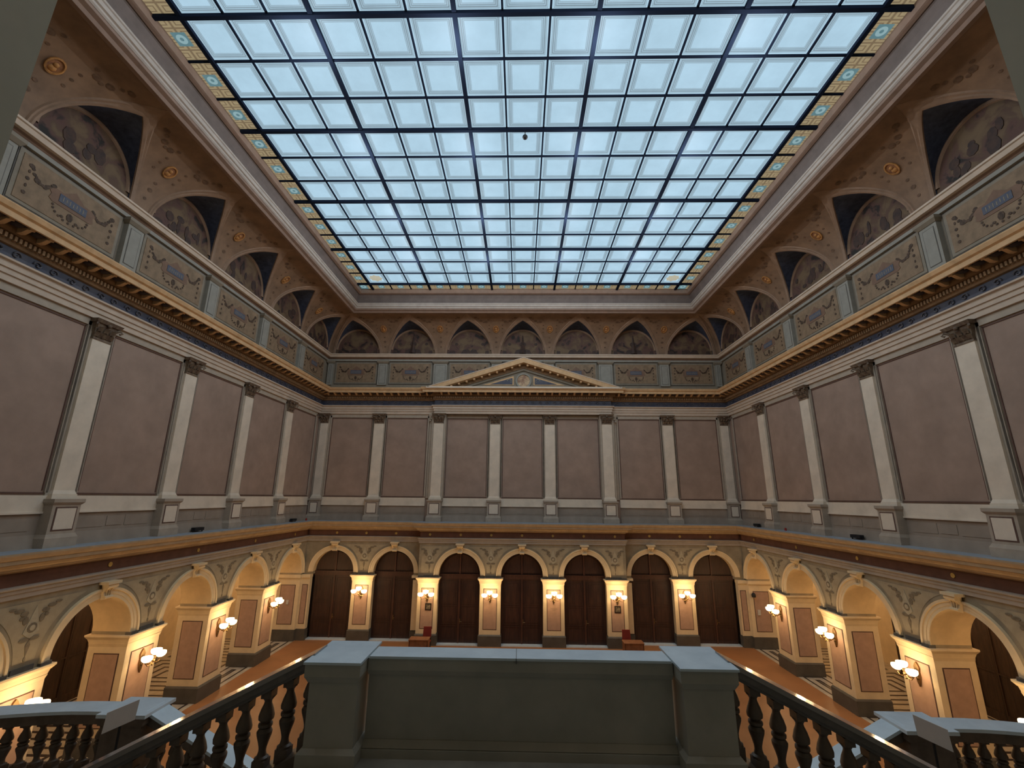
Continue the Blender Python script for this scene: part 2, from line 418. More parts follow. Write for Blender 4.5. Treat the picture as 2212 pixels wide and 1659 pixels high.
b = MB(); 
b.box(-.62, -.33, -.1, 0, 7.6, 12.15)
b.frustum((-.62, -.33, -.12, 0), (-.66, -.33, -.2, 0), 12.15, 12.72)
for k in range(3): b.ball((-.42-.08*k, -.17, 12.3+.13*(k % 2)), .07)
hs = b.build('half_pilaster', 'margin', P2, smooth=40)
for x in (-5.2, 5.2):
    r = put(P2, u2, (x, YU, 0), 0, cat='pilaster', group='tall upper wall pilasters',
        label='tall cream double pilaster carrying the %s foot of the pediment' % ('left' if x < 0 else 'right'))
    if x > 0:
        for ch in r.children:
            if ch.name.startswith('half_pilaster'): ch.scale.x = -1
P3 = make_pilaster(w=.46); u3 = []
for x in (-12.48, 12.48):
    put(P3, u3, (x, YU, 0), 0, cat='pilaster', group='tall upper wall pilasters',
        label='narrow greenish grey pilaster in the back %s corner of the upper wall' % ('left' if x < 0 else 'right'))
# central projection of the upper wall under the pediment
# ================================================================== MAIN ENTABLATURE
XA, YA = 12.74, 27.54
def planpath(X, Y, xc, yc, y0):
    return [(-X, y0), (-X, Y), (-xc, Y), (-xc, yc), (xc, yc), (xc, Y), (X, Y), (X, y0)]
pm = planpath(XA, YA, 5.52, YA-.25, Y0)
def ring(name, path, prof, m, **k):
    b = MB(); vs, fs = sweep(path, prof); b.add(vs, fs); return tag(b.build(name, m), kind='structure', **k)
t1 = ring('trim_1', pm, [(-.12, 12.72), (0, 12.72), (0, 12.88), (.04, 12.89), (.04, 13.02), (.08, 13.03), (.08, 13.17), (.15, 13.2), (.15, 13.25), (-.0, 13.27)], 'architrave')
t2 = ring('trim_2', pm, [(.0, 13.25), (.0, 13.60)], 'blue_frieze')
# scrolls painted and carved on the frieze
t3 = ring('trim_3', pm, [(0, 13.57), (.07, 13.59), (.1, 13.66), (.1, 13.82), (.22, 13.84), (.24, 13.92), (.24, 14.02), (.62, 14.02)], 'bed')
t4 = ring('trim_4', pm, [(.58, 14.02), (.60, 13.96), (.66, 13.96), (.66, 14.10), (.72, 14.14), (.76, 14.24), (.76, 14.27), (-.3, 14.32)], 'corona')
def along(path, step, inset=0.0):
    """positions (x, y, rz) spaced along each straight of the plan path; local -y faces the room"""
    out = []
    for a, c in zip(path[:-1], path[1:]):
        a, c = Vector(a), Vector(c); d = c-a; L = d.length
        if L < 1.2: continue
        d.normalize(); n = Vector((d.y, -d.x)); n_ = max(1, round((L-2*inset)/step))
        for i in range(n_):
            p = a+d*(inset+(i+.5)*(L-2*inset)/n_)
            out.append((p.x, p.y, math.atan2(n.x, -n.y)))
    return out
# modillions with a dark coffer rosette between them
mod = MB(); mod.prism([(0, 0), (0, 0)], 0, 0) if False else None
mod.add([(-.055, -.24, 14.02), (.055, -.24, 14.02), (.055, -.58, 14.02), (-.055, -.58, 14.02), (-.055, -.24, 13.86), (.055, -.24, 13.86), (.055, -.36, 13.87), (-.055, -.36, 13.87), (.055, -.50, 13.95), (-.055, -.50, 13.95), (.055, -.58, 13.93), (-.055, -.58, 13.93)],
        [(0, 1, 2, 3), (4, 7, 6, 5), (7, 9, 8, 6), (9, 11, 10, 8), (3, 2, 10, 11), (0, 4, 5, 1), (0, 3, 11, 9, 7, 4), (1, 5, 6, 8, 10, 2)])
mod0 = mod.build('modillion', 'corona')
cof = MB(); cof.box(-.16, .16, -.60, -.26, 13.985, 14.015); cof.ball((0, -.43, 13.97), .13, sz=.45, seg=10, rings=6)
cof0 = cof.build('coffer_rosette', 'coffer', smooth=40)
first = True
for x, y, rz in along(pm, .46, .25):
    for proto, sh in ((mod0, 0), (cof0, .23)):
        o = proto if first else proto.copy()
        if not first: C.objects.link(o)
        o.parent = t3; o.location = (x+math.cos(rz)*sh, y+math.sin(rz)*sh, 0); o.rotation_euler.z = rz
    first = False
t3_cnt = len(t3.children)
b = MB()
for x, y, rz in along(pm, .11, .05):
    c_, s_ = math.cos(rz), math.sin(rz)
    pts = [(px, py) for px, py in ((-.03, -.19), (.03, -.19), (.03, -.09), (-.03, -.09))]
    q = [(x+c_*px-s_*py, y+s_*px+c_*py) for px, py in pts]
    b.add([(p[0], p[1], 13.68) for p in q]+[(p[0], p[1], 13.80) for p in q], [(0, 1, 2, 3), (4, 7, 6, 5), (0, 4, 5, 1), (1, 5, 6, 2), (2, 6, 7, 3), (3, 7, 4, 0)])
tag(b.build('dentil_row', 'dentil', t3), kind='stuff')
b = MB()
random.seed(3)
for x, y, rz in along(pm, .9, .2):     # scroll ornament on the blue frieze
    c_, s_ = math.cos(rz), math.sin(rz)
    for sg in (-1, 1):
        pts = []
        for k in range(12):
            a = k/11*2.2*PI; rr = .11*(1-k/14)
            lx = sg*(.2+rr*math.cos(a)); lz = 13.43+rr*math.sin(a)*.9
            pts.append((x+c_*lx-s_*(-.02), y+s_*lx+c_*(-.02), lz))
        b.tube(pts, .022, 5)
tag(b.build('scroll_ornament', 'scroll_blue' if 'scroll_blue' in MATS else mat('scroll_blue', (.13, .13, .155, 1)).name, t2), kind='stuff')

# ================================================================== PEDIMENT
ped = empty('pediment', (0.06, 26.6, 14.1), label='shallow triangular pediment with a roundel above the centre of the back wall', cat='pediment')
def P3d(pts): return pts
def rake(y0, y1, hw, zb, za, th, name, m, parent=ped):
    b = MB(); bb = []
    # chevron band: outer line from (-hw,zb) to (0,za), thickness th measured vertically
    sl = (za-zb)/hw; inner = hw-th/sl
    pts = [(-hw, zb), (0, za), (hw, zb), (inner, zb), (0, za-th), (-inner, zb)]
    n = 6; vs = [(p[0], y0, p[1]) for p in pts]+[(p[0], y1, p[1]) for p in pts]
    fs = [(0, 1, 4, 5), (1, 2, 3, 4), (6, 11, 10, 7), (7, 10, 9, 8)]+[(i, 6+i, 6+(i+1) % 6, (i+1) % 6) for i in range(6)]
    b.add(vs, fs); return b.build(name, m, parent)
pz = -14.1; PY = -26.6
def py(y): return y+PY
rk = rake(py(26.52), py(27.18), 5.98, 14.26+pz, 16.16+pz, .30, 'raking_cornice', 'corona')
rake(py(26.50), py(26.56), 6.02, 14.27+pz, 16.20+pz, .05, 'raking_fillet', 'architrave')
rake(py(26.95), py(27.18), 5.4, 14.20+pz, 15.90+pz, .30, 'raking_bed', 'bed')
rake(py(27.0), py(27.18), 4.55, 14.20+pz, 15.62+pz, .16, 'raking_moulding', 'attic_stone')
b = MB(); b.prism([(-4.4, 14.26+pz), (4.4, 14.26+pz), (0, 15.6+pz)], py(27.10), py(27.18)); b.build('tympanum', 'attic_stone', ped)
b = MB(); b.box(-6.02, 6.02, py(26.5), py(27.18), 14.2+pz, 14.30+pz); b.build('bottom_cornice', 'pilaster_stone', ped)
for sg in (-1, 1):
    b = MB(); b.prism([(sg*.62, 14.52+pz), (sg*.62, 15.12+pz), (sg*2.6, 14.52+pz)][::sg], py(27.07), py(27.12)); f = b.build('field_border', 'corona', ped)
    b = MB(); b.prism([(sg*.70, 14.57+pz), (sg*.70, 14.99+pz), (sg*2.1, 14.57+pz)][::sg], py(27.05), py(27.1)); b.build('blue_field', 'blue_frieze', ped)
    b = MB(); b.tube([(sg*(.9+.13*math.cos(a)), py(27.04), 14.76+pz+.12*math.sin(a)) for a in [k*.5 for k in range(9)]], .025, 5); b.build('scroll', 'attic_pil', ped)
b = MB()
for r0, r1, y in ((.40, .50, 27.0),):
    n = 32
    vs = []
    for k in range(n):
        a = 2*PI*k/n
        for r_, yy in ((r1, 27.12), (r1, y), (r0, y), (r0, 27.1)): vs.append((r_*math.cos(a), py(yy), 14.80+pz+r_*math.sin(a)))
    b.add(vs, [(4*i+q, 4*((i+1) % n)+q, 4*((i+1) % n)+q+1, 4*i+q+1) for i in range(n) for q in range(3)])
rd = b.build('roundel_ring', 'attic_pil', ped, smooth=40)
b = MB(); b.disc(0, 14.8+pz, .41, .41, py(27.06), seg=28, yb=py(27.12)); b.build('painted_roundel', 'cream_paint', rd)
mo = mod0.data
k = 0
for sg in (-1, 1):          # modillions under the raking cornice
    for i in range(11):
        x = sg*(.25+i*.47); z = 15.84-abs(x)*.318
        b_ = MB(); b_.box(-.06, .06, py(26.62), py(26.95), -.10, .0)
        if k == 0: pm0 = b_.build('modillion', 'corona', ped)
        o = pm0 if k == 0 else pm0.copy()
        if k: C.objects.link(o)
        o.parent = ped; o.location = (x, 0, z+pz); k += 1

# ================================================================== ATTIC
XT, YT = 12.62, 27.42
rectA = [(-XT, Y0), (-XT, YT), (XT, YT), (XT, Y0)]
t5 = ring('trim_5', rectA, [(0, 14.25), (0, 14.56), (-.06, 14.58), (-.06, 16.2)], 'attic_stone')
t6 = ring('trim_6', rectA, [(-.06, 16.14), (.05, 16.16), (.05, 16.28)], 'attic_pil')
t7 = ring('trim_7', rectA, [(.02, 16.28), (.06, 16.34), (.12, 16.38)], 'attic_pink')
t8 = ring('trim_8', rectA, [(.12, 16.38), (.2, 16.40), (.24, 16.52), (.28, 16.54), (.28, 16.60), (-.3, 16.63)], 'architrave')
def make_attic_pil(w):
    r = empty('attic_pilaster'); h = w/2
    b = MB(); b.box(-h, h, -.10, .08, 14.56, 15.98); b.build('shaft', 'attic_pil', r)
    b = MB(); b.box(-h+.09, h-.09, -.107, 0, 14.66, 15.88); b.build('shaft_line', 'impost', r)
    b = MB(); b.box(-h+.11, h-.11, -.115, 0, 14.68, 15.86); b.build('inset_panel', 'attic_pil', r)
    b = MB(); b.frustum((-h-.02, h+.02, -.12, .08), (-h-.09, h+.09, -.2, .08), 15.98, 16.08); b.box(-h-.09, h+.09, -.2, .08, 16.08, 16.17); b.build('capital', 'attic_stone', r)
    return r
AP = make_attic_pil(.58); ua = []
for side in ('left', 'right'):
    for i, y in enumerate(UP_Y):
        loc, rz = sidepos(side, XT, y)
        put(AP, ua, loc, rz, cat='pilaster', group='short attic pilasters', label='short pale blue-grey pilaster high on the %s wall, %s from the back corner' % (side, ORD[i]))
for x in (-9.0, -1.70, 1.70, 9.0):
    put(AP, ua, (x, YT, 0), 0, cat='pilaster', group='short attic pilasters',
        label='short attic pilaster on the back wall, %s %s one' % ('behind the pediment slope,' if abs(x) < 5 else 'narrow outer', 'left' if x < 0 else 'right'))
AP2 = make_attic_pil(.86); u = []
for x in (-5.28, 5.28):
    put(AP2, u, (x, YT, 0), 0, cat='pilaster', group='short attic pilasters', label='wide pale attic pilaster above the %s foot of the pediment' % ('left' if x < 0 else 'right'))
AP3 = make_attic_pil(.3); u = []
for x in (-12.4, 12.4):
    put(AP3, u, (x, YT, 0), 0, cat='pilaster', group='short attic pilasters', label='slim attic pilaster in the back %s corner below the lunettes' % ('left' if x < 0 else 'right'))

def make_attic_panel(w, seed):
    rd_ = random.Random(seed); r = empty('attic_painting'); h = w/2
    b = MB(); b.box(-h, h, .02, .06, 14.64, 16.12); b.build('border', 'impost', r)
    b = MB(); b.box(-h+.03, h-.03, .005, .06, 14.67, 16.09); b.build('border_strip', 'attic_stone', r)
    fb = MB(); fb.box(-h+.13, h-.13, -.01, .05, 14.76, 16.0)
    y = -.022
    b = MB(); b.prism([(-.62, 15.28), (-.52, 15.22), (.52, 15.22), (.62, 15.28), (.58, 15.42), (.66, 15.52), (.5, 15.62), (.28, 15.62), (0, 15.84), (-.28, 15.62), (-.5, 15.62), (-.66, 15.52), (-.58, 15.42)], y, 0); b.build('cartouche', 'attic_pink', r)
    b = MB(); b.box(-.38, .38, y-.012, 0, 15.32, 15.55); b.mi = 1
    for k in range(7):
        x = -.28+k*.093; b.box(x-.012, x+.012, y-.016, y, 15.37+.03*(k % 3 == 1), 15.50-.02*(k % 2))
    b.build('plaque', ['plaque', 'attic_stone'], r)
    b = fb; b.mi = 1; W = h-.35
    for sg in (-1, 1):
        for k in range(13):
            t = k/12; x = sg*(.55+(W-.55)*t); z = 15.78-.28*math.sin(PI*t)*1.0-.12*(1-t)+rd_.uniform(-.02, .02)
            rr = rd_.uniform(.03, .055)+(.02 if k in (4, 8, 12) else 0)
            b.disc(x, z, rr*1.2, rr, y, seg=7, yb=0)
        for k in range(4):
            b.disc(sg*(W+.02), 15.6-k*.2, .03+.02*(k % 2), .05, y, seg=7, yb=0)
    for k in range(11):
        a = PI*(k/10); b.disc(.48*math.cos(a), 15.16-.28*math.sin(a), .035, .035, y, seg=6, yb=0)
    b.disc(0, 15.05, .09, .12, y, seg=8, yb=0); b.disc(-.2, 14.97, .05, .04, y, seg=7, yb=0); b.disc(.2, 14.97, .05, .04, y, seg=7, yb=0)
    b.build('painted_field', ['attic_field', 'garland'], r)
    return r
mids = [(27.42+23.82)/2-.1]+[(a+c)/2 for a, c in zip(UP_Y[:-1], UP_Y[1:])]+[6.77]
A1 = make_attic_panel(3.0, 1); ua = []
for side in ('left', 'right'):
    for i, y in enumerate(mids):
        loc, rz = sidepos(side, XT, y)
        r = put(A1, ua, loc, rz, cat='wall painting', group='garlanded attic panels', label='ochre attic painting with blue plaque, %s wall, %s from the back corner' % (side, ORD[i])); r.scale.x = .95 if i == 0 else 1.0
BM = [-10.75, -7.14, -3.46, 0.0, 3.46, 7.14, 10.75]
BN = ['in the left corner bay', 'just left of the pediment', 'behind the left pediment slope', 'hidden behind the pediment top', 'behind the right pediment slope', 'just right of the pediment', 'in the right corner bay']
for i, x in enumerate(BM):
    r = put(A1, ua, (x, YT, 0), 0, cat='wall painting', group='garlanded attic panels', label='garlanded ochre attic painting on the back wall, '+BN[i])
    r.scale.x = {0: .87, 1: .89, 2: .94, 3: .92}[abs(i-3)]; r.location.x = (-1 if x < 0 else 1)*{0: 0, 1: 3.42, 2: 7.21, 3: 10.74}[abs(i-3)]

# ================================================================== CEILING: cove with lunette penetrations
ZC0, RC, I0 = 16.58, 2.08, .03
def cove(th): return I0+RC*(1-math.cos(th)), ZC0+RC*math.sin(th)
HW, ZW, RLU = 1.46, 16.94, 1.42
CP_ = .54                    # offset of the arc centres: the openings come to a point
def pointed(x, g=0.0):
    x = min(abs(x), HW+g); return ZC0+math.sqrt(max(0, (HW+g+CP_)**2-(x+CP_)**2))
ceil = empty('ceiling'); tag(ceil, kind='structure')
def wall_map(kind):
    if kind == 'back': return (lambda u, i, z: (u, YT-i, z)), XT, -XT, XT
    if kind == 'left': return (lambda u, i, z: (-XT+i, u, z)), None, Y0, YT
    return (lambda u, i, z: (XT-i, u, z)), None, Y0, YT
side_l = [25.62]+[(a+c)/2 for a, c in zip(UP_Y[:-1], UP_Y[1:])]+[6.77, 2.98]
for kind in ('back', 'left', 'right'):
    fm, _, lo, hi = wall_map(kind)
    cents = BM if kind == 'back' else sorted(side_l)
    lims = (-XT, XT) if kind == 'back' else (Y0-2, YT)
    b = MB(); N = 14
    def thmax(u):
        m_ = PI/2
        d = min(abs(u-lims[0]) if kind == 'back' else 99, abs(lims[1]-u))
        if d < I0: return 0
        if d < I0+RC: m_ = min(m_, math.acos(1-(d-I0)/RC))
        return m_
    def grid(us, t0s):
        vs = []; fs = []
        for u_, t0 in zip(us, t0s):
            t1_ = max(t0, thmax(u_))
            for k in range(N+1):
                i_, z_ = cove(t0+(t1_-t0)*k/N); vs.append(fm(u_, i_, z_))
        for a in range(len(us)-1):
            for k in range(N): fs.append((a*(N+1)+k, (a+1)*(N+1)+k, (a+1)*(N+1)+k+1, a*(N+1)+k+1))
        b.add(vs, fs)
    def tout(x):
        return math.asin(min(1, (pointed(x)-ZC0)/RC))
    edge = lims[0]
    for c_ in cents:
        us = [edge+(c_-HW-edge)*k/6 for k in range(7)]; grid(us, [0]*7)
        xs = [-HW*math.cos(PI*k/28) for k in range(29)]
        grid([c_+x for x in xs], [tout(x) for x in xs]); edge = c_+HW
    us = [edge+(lims[1]-edge)*k/6 for k in range(7)]; grid(us, [0]*7)
    b.build('vault_cove', 'vault', ceil, smooth=50)
    for j, c_ in enumerate(cents):
        if kind != 'back' and c_ < 4: pass
        # web of the penetration
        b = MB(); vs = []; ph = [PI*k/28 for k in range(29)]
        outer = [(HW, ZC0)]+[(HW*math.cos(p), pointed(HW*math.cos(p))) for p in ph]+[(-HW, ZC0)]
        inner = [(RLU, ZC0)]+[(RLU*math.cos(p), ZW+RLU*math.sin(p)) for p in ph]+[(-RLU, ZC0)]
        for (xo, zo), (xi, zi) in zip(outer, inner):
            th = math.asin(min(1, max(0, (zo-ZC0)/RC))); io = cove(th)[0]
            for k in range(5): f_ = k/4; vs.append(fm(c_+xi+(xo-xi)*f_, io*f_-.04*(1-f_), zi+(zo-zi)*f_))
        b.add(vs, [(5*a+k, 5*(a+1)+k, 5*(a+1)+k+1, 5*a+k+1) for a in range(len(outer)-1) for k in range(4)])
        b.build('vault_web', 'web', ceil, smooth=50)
        # moulded rib along the edge of the penetration
        b = MB(); vs = []
        for q in range(31):
            p = PI*q/30
            for g, lift in ((-.01, .0), (.0, .05), (.06, .06), (.09, .03), (.14, .04), (.17, .0)):
                x = (HW+g)*math.cos(p); z = pointed(x, g)
                th = math.asin(min(.9999, max(0, (z-ZC0)/RC))); i_, z_ = cove(th)
                i_ += lift*math.cos(th); z_ -= lift*math.sin(th)
                u_ = c_+x; d = lims[1]-u_; 
                if d < i_: u_ = lims[1]-i_
                if kind == 'back' and u_-lims[0] < i_: u_ = lims[0]+i_
                vs.append(fm(u_, i_, z_))
        b.add(vs, [(6*a+k, 6*(a+1)+k, 6*(a+1)+k+1, 6*a+k+1) for a in range(30) for k in range(5)])
        b.build('vault_rib', 'rib', ceil, smooth=40)
        # lunette painting on the wall
        if kind != 'back' and c_ < 6: continue
        b = MB(); R_ = RLU+.02
        pts = [(R_, -.02+ZC0)]+[(R_*math.cos(p), ZW+R_*math.sin(p)) for p in ph]+[(-R_, -.02+ZC0)]
        b.prism(pts, 0, .06)
        n_ = len(cents)
        if kind == 'back': lab = 'half-round painting in the back vault, '+BN[j].replace('hidden behind the pediment top', 'above the pediment top').replace('behind the', 'above the').replace('just', 'bay just'); loc = (c_, YT, 0); rz = 0
        else:
            lab = 'half-round painting in the %s vault, %s from the back corner' % (kind, ORD[n_-1-j]); loc = ((-1 if kind == 'left' else 1)*XT, c_, 0); rz = SIDE[kind][1]
        lp = empty('lunette_painting', loc, rz, label=lab, cat='wall painting', group='lunette paintings')
        sb = b
        b = MB(); vs = []
        for p in ph:
            for rr, y in ((1.42, .0), (1.42, -.05), (1.34, -.05), (1.31, -.0)): vs.append((rr*math.cos(p), y, ZW+rr*math.sin(p)))
        b.add(vs, [(4*a+k, 4*(a+1)+k, 4*(a+1)+k+1, 4*a+k+1) for a in range(28) for k in range(3)])
        b.build('painted_arch_border', 'rib', lp, smooth=40)
        if 'lun_dark' not in MATS: mat('lun_dark', (.03, .022, .022, 1), col2=(.075, .04, .028, 1), scale=5)
        b = sb; b.mi = 1; rd_ = random.Random(j*7+len(kind))
        if kind == 'back':
            tall = (j % 2 == 1)
            if tall:
                b.tube([(0, -.01, 16.7), (0, -.01, 17.3), (0, -.01, 17.95)], [.22, .10, .03], 6); b.disc(0, 17.35, .22, .16, -.02, seg=9)
            b.prism([(-.6, 16.6), (-.42, 16.95), (-.1, 17.02), (.05, 16.85), (.2, 17.02), (.45, 16.95), (.62, 16.6)], -.02, 0)
            for sg in (-1, 1):
                b.disc(sg*.85, 17.35, .11, .09, -.02, seg=8); b.prism([(sg*1.28, 16.6), (sg*1.25, 16.92), (sg*1.05, 16.9), (sg*1.0, 16.6)][::sg], -.02, 0)
        else:
            for k in range(9): b.disc(rd_.uniform(-.95, .95), rd_.uniform(16.8, 17.5), rd_.uniform(.07, .2), rd_.uniform(.08, .28), -.012-k*.001, seg=8, yb=0)
        b.build('painted_scene', [LUN[(j*2+(kind == 'left')*3+(kind == 'right')) % 5], 'lun_dark'], lp)
# medallions on the cove between lunettes
def make_med():
    r = empty('vault_medallion')
    b = MB(); n = 20; vs = []
    for k in range(n):
        a = 2*PI*k/n
        for rr, h in ((1.0, 0), (1.0, .05), (.82, .06), (.78, .02)): vs.append((.28*rr*math.cos(a), .36*rr*math.sin(a), h))
    b.add(vs, [(4*i+q, 4*((i+1) % n)+q, 4*((i+1) % n)+q+1, 4*i+q+1) for i in range(n) for q in range(3)])
    b.build('oval_frame', 'gold_dull' if 'gold_dull' in MATS else mat('gold_dull', (.45, .22, .07, 1), noise=.2, scale=6).name, r, smooth=40)
    b = MB(); b.add([(.23*math.cos(2*PI*k/n), .3*math.sin(2*PI*k/n), .02) for k in range(n)], [list(range(n))]); b.build('oval_field', 'med_field' if 'med_field' in MATS else mat('med_field', (.36, .17, .07, 1), col2=(.14, .06, .04, 1), scale=7).name, r)
    b = MB(); b.ball((0, .04, .02), .10, 1, .6, seg=8, rings=6); b.ball((0, -.13, .0), .15, 1, .4, seg=8, rings=6); b.build('relief_head', 'gold_dull', r, smooth=60)
    return r
MD = make_med(); um = []; mgarl = None
def place_med(x, y, z, face, lab):
    r = put(MD, um, (x, y, z), 0, cat='medallion', group='gilt oval medallions', label=lab)
    n = Vector(face); t = Vector((0, 0, 1)); u_ = (t-n*t.dot(n)).normalized(); s_ = u_.cross(n)
    r.rotation_euler = Matrix((s_, u_, n)).transposed().to_euler(); r.scale = (.68, .68, .8)
th = math.radians(48); mi_, mz_ = cove(th); nv = (math.cos(th), -math.sin(th))
for i, x in enumerate((-8.95, -5.3, -1.72, 1.72, 5.3, 8.95)):
    place_med(x, YT-mi_-.02, mz_, (0, -nv[0], nv[1]), 'gilt oval medallion on the back vault, %s from the left' % ORD[i])
for side in ('left', 'right'):
    s, rz = SIDE[side]
    for i, y in enumerate(UP_Y):
        place_med(s*(XT-mi_-.02), y, mz_, (-s*nv[0], 0, nv[1]), 'gilt oval medallion on the %s vault slope, %s from the back corner' % (side, ORD[i]))
# painted sprigs on the cove (surface pattern of the vault)
b = MB(); rd_ = random.Random(5)
def onc(kind, u, th, lift=.012):
    i_, z_ = cove(th); i_ += lift*math.cos(th); z_ -= lift*math.sin(th); return wall_map(kind)[0](u, i_, z_)
for kind, cs in (('back', (-8.95, -5.3, -1.72, 1.72, 5.3, 8.95)), ('left', UP_Y), ('right', UP_Y)):
    for c_ in cs:
        spr = [(c_, math.radians(24), .07), (c_, math.radians(15), .05), (c_, math.radians(32), .05)]
        for sg in (-1, 1):
            spr += [(c_+sg*(.45+.16*k), math.radians(68-6*math.sin(k*.9)), .05+.035*(k % 2)) for k in range(6)]
            spr += [(c_+sg*(.42), math.radians(56-7*k), .04) for k in range(3)]
        for u_, th_, rr in spr:
            pts = [onc(kind, u_+rr*math.cos(a)*1.3, th_+rr*math.sin(a)/RC) for a in [2*PI*q/7 for q in range(7)]]
            b.add(pts, [list(range(7))])
tag(b.build('painted_sprigs', 'sprig', ceil), kind='stuff')
# frame of the skylight
INS, ZS = 2.74, 19.92
def ringc(name, prof, m):
    b = MB(); vs, fs = sweep(rectA, prof); b.add(vs, fs); return tag(b.build(name, m), kind='structure')
ringc('trim_9', [(2.05, 18.66), (2.12, 18.58), (2.24, 18.58), (2.30, 18.66), (2.42, 18.70), (2.46, 18.78)], 'frame_brown')
ringc('trim_10', [(2.46, 18.76), (2.50, 18.80), (2.50, 18.86), (2.55, 18.88), (2.55, 19.0), (2.58, 19.02), (2.58, 19.08), (2.50, 19.09)], 'frame_grey')
ringc('trim_11', [(2.52, 19.08), (2.46, 19.12), (2.46, 19.2), (2.50, 19.42), (2.58, 19.58), (2.64, 19.62)], 'frame_cove')
ringc('trim_12', [(2.62, 19.64), (2.66, 19.60), (2.74, 19.62), (2.79, 19.64), (2.79, 20.1)], 'frame_brown')
b = MB(); b.box(-13.4, 13.4, Y0-1, 28.3, 20.3, 20.5); b.build('roof_deck', 'frame_cove', ceil)

# ================================================================== SKYLIGHT
win = empty('window_1', (0, 0, ZS)); tag(win, kind='structure')
ws, ds, wo, YR, bd = 1.2513, 1.2594, .927, 23.91, .885
xl = [0]
for k in range(15): xl.append(xl[-1]+(ws if 3 <= k < 12 else ws*wo))
half = xl[-1]/2; xl = [x-half for x in xl]
rows = 15; yl = [YR-ds*k for k in range(rows+1)]
gl = MB(); kb = MB()
for i in range(15):
    for j in range(rows):
        x0, x1, y1, y0 = xl[i]+.02, xl[i+1]-.02, yl[j]-.02, yl[j+1]+.02
        gl.add([(x0, y0, 0), (x0, y1, 0), (x1, y1, 0), (x1, y0, 0)], [(0, 1, 2, 3)], uvs=[[(0, 0), (0, 1), (1, 1), (1, 0)]])
ye = yl[-1]
def kq(p, uvs): kb.add(p, [(0, 1, 2, 3)], uvs=[uvs])
for j in range(rows):
    for s in (-1, 1):
        a, c = s*(half+bd), s*half
        p = [(a, yl[j+1]+.02, 0), (a, yl[j]-.02, 0), (c, yl[j]-.02, 0), (c, yl[j+1]+.02, 0)]; uv_ = [(0, 0), (0, 1), (1, 1), (1, 0)]
        if s > 0: p = p[::-1]; uv_ = uv_[::-1]
        kq(p, uv_)
for i in range(15):
    for yy, s in ((YR, 1), (ye, -1)):
        a, c = yy+s*bd, yy
        p = [(xl[i]+.02, c, 0), (xl[i]+.02, a, 0), (xl[i+1]-.02, a, 0), (xl[i+1]-.02, c, 0)]; uv_ = [(1, 0), (0, 0), (0, 1), (1, 1)]
        if s < 0: p = p[::-1]; uv_ = uv_[::-1]
        kq(p, uv_)
for s in (-1, 1):
    for yy, t in ((YR, 1), (ye, -1)):
        x0, x1 = sorted((s*half, s*(half+bd))); y0, y1 = sorted((yy, yy+t*bd))
        kq([(x0, y0, 0), (x0, y1, 0), (x1, y1, 0), (x1, y0, 0)], [(.13, .25), (.13, .75), (1, .75), (1, .25)])
gl.build('etched_pane', 'glass', win); kb.build('border_pane', 'key', win)
b = MB()
x0, x1, y0, y1 = -half-bd, half+bd, ye-bd, YR+bd
def bar(xa, xb, ya, yb, d): b.box(xa, xb, ya, yb, -d, .03)
for i, x in enumerate(xl):
    thick = i % 3 == 0; w = .06 if thick else .028
    bar(x-w, x+w, y0, y1, .10 if thick else .05)
for j, y in enumerate(yl):
    thick = j % 3 == 0; w = .055 if thick else .028
    bar(x0, x1, y-w, y+w, .11 if thick else .055)
for s in (-1, 1): bar(min(s*(half+bd-.08), s*(half+bd+.12)), max(s*(half+bd-.08), s*(half+bd+.12)), y0-.12, y1+.12, .1)
bar(x0, x1, y1-.06, y1+.14, .1); bar(x0, x1, y0-.14, y0+.06, .1)
b.build('glazing_bars', 'lead', win)
for s in (-1, 1):       # octagonal star in each back corner pane
    b = MB(); cx_, cy_ = s*(half-ws*wo/2), YR-ds/2; n = 16
    b.add([(cx_+(.40 if k % 2 == 0 else .31)*math.cos(2*PI*k/n), cy_+(.40 if k % 2 == 0 else .31)*math.sin(2*PI*k/n), -.012) for k in range(n)], [list(range(n))])
    b.build('corner_star', 'star_glass' if 'star_glass' in MATS else emit('star_glass', (.36, .38, .30, 1), .8).name, win)
b = MB(); b.tube([(0, 0, .3), (0, 0, .12)], .015, 6); b.ball((0, 0, .06), .09)
tag(b.build('ceiling_bulb', 'black', loc=(0, 12.58, ZS-.42), smooth=40), label='small black ball hanging from a thick bar at the middle of the skylight', cat='ceiling fitting')

# ================================================================== LOWER ENTABLATURE
pl_ = planpath(XL, YL, 5.75, YC, Y0)
ring('trim_13', pl_, [(-.05, 5.16), (.05, 5.16), (.05, 5.28), (.08, 5.29), (.08, 5.38), (.13, 5.40), (.13, 5.44), (-.02, 5.46)], 'archi_low')
tf = ring('trim_14', pl_, [(0, 5.44), (0, 5.80)], 'brown_frieze')
ring('trim_15', pl_, [(0, 5.77), (.05, 5.78), (.05, 5.81), (.12, 5.83), (.12, 5.87), (.14, 5.875), (.20, 5.92), (.23, 5.98), (.23, 6.0), (.33, 6.01), (.33, 6.11), (.35, 6.115), (.37, 6.13), (.40, 6.18), (.42, 6.22), (.42, 6.27)], 'cornice_tan')
ring('trim_16', pl_, [(.42, 6.27), (.0, 6.28), (-1.3, 6.28)], 'ledge')
ds_ = MB(); ds_.disc(0, 5.62, .07, .07, -.02, seg=12, yb=0); 
ds0 = ds_.build('gilt_stud', 'gold'); f_ = True
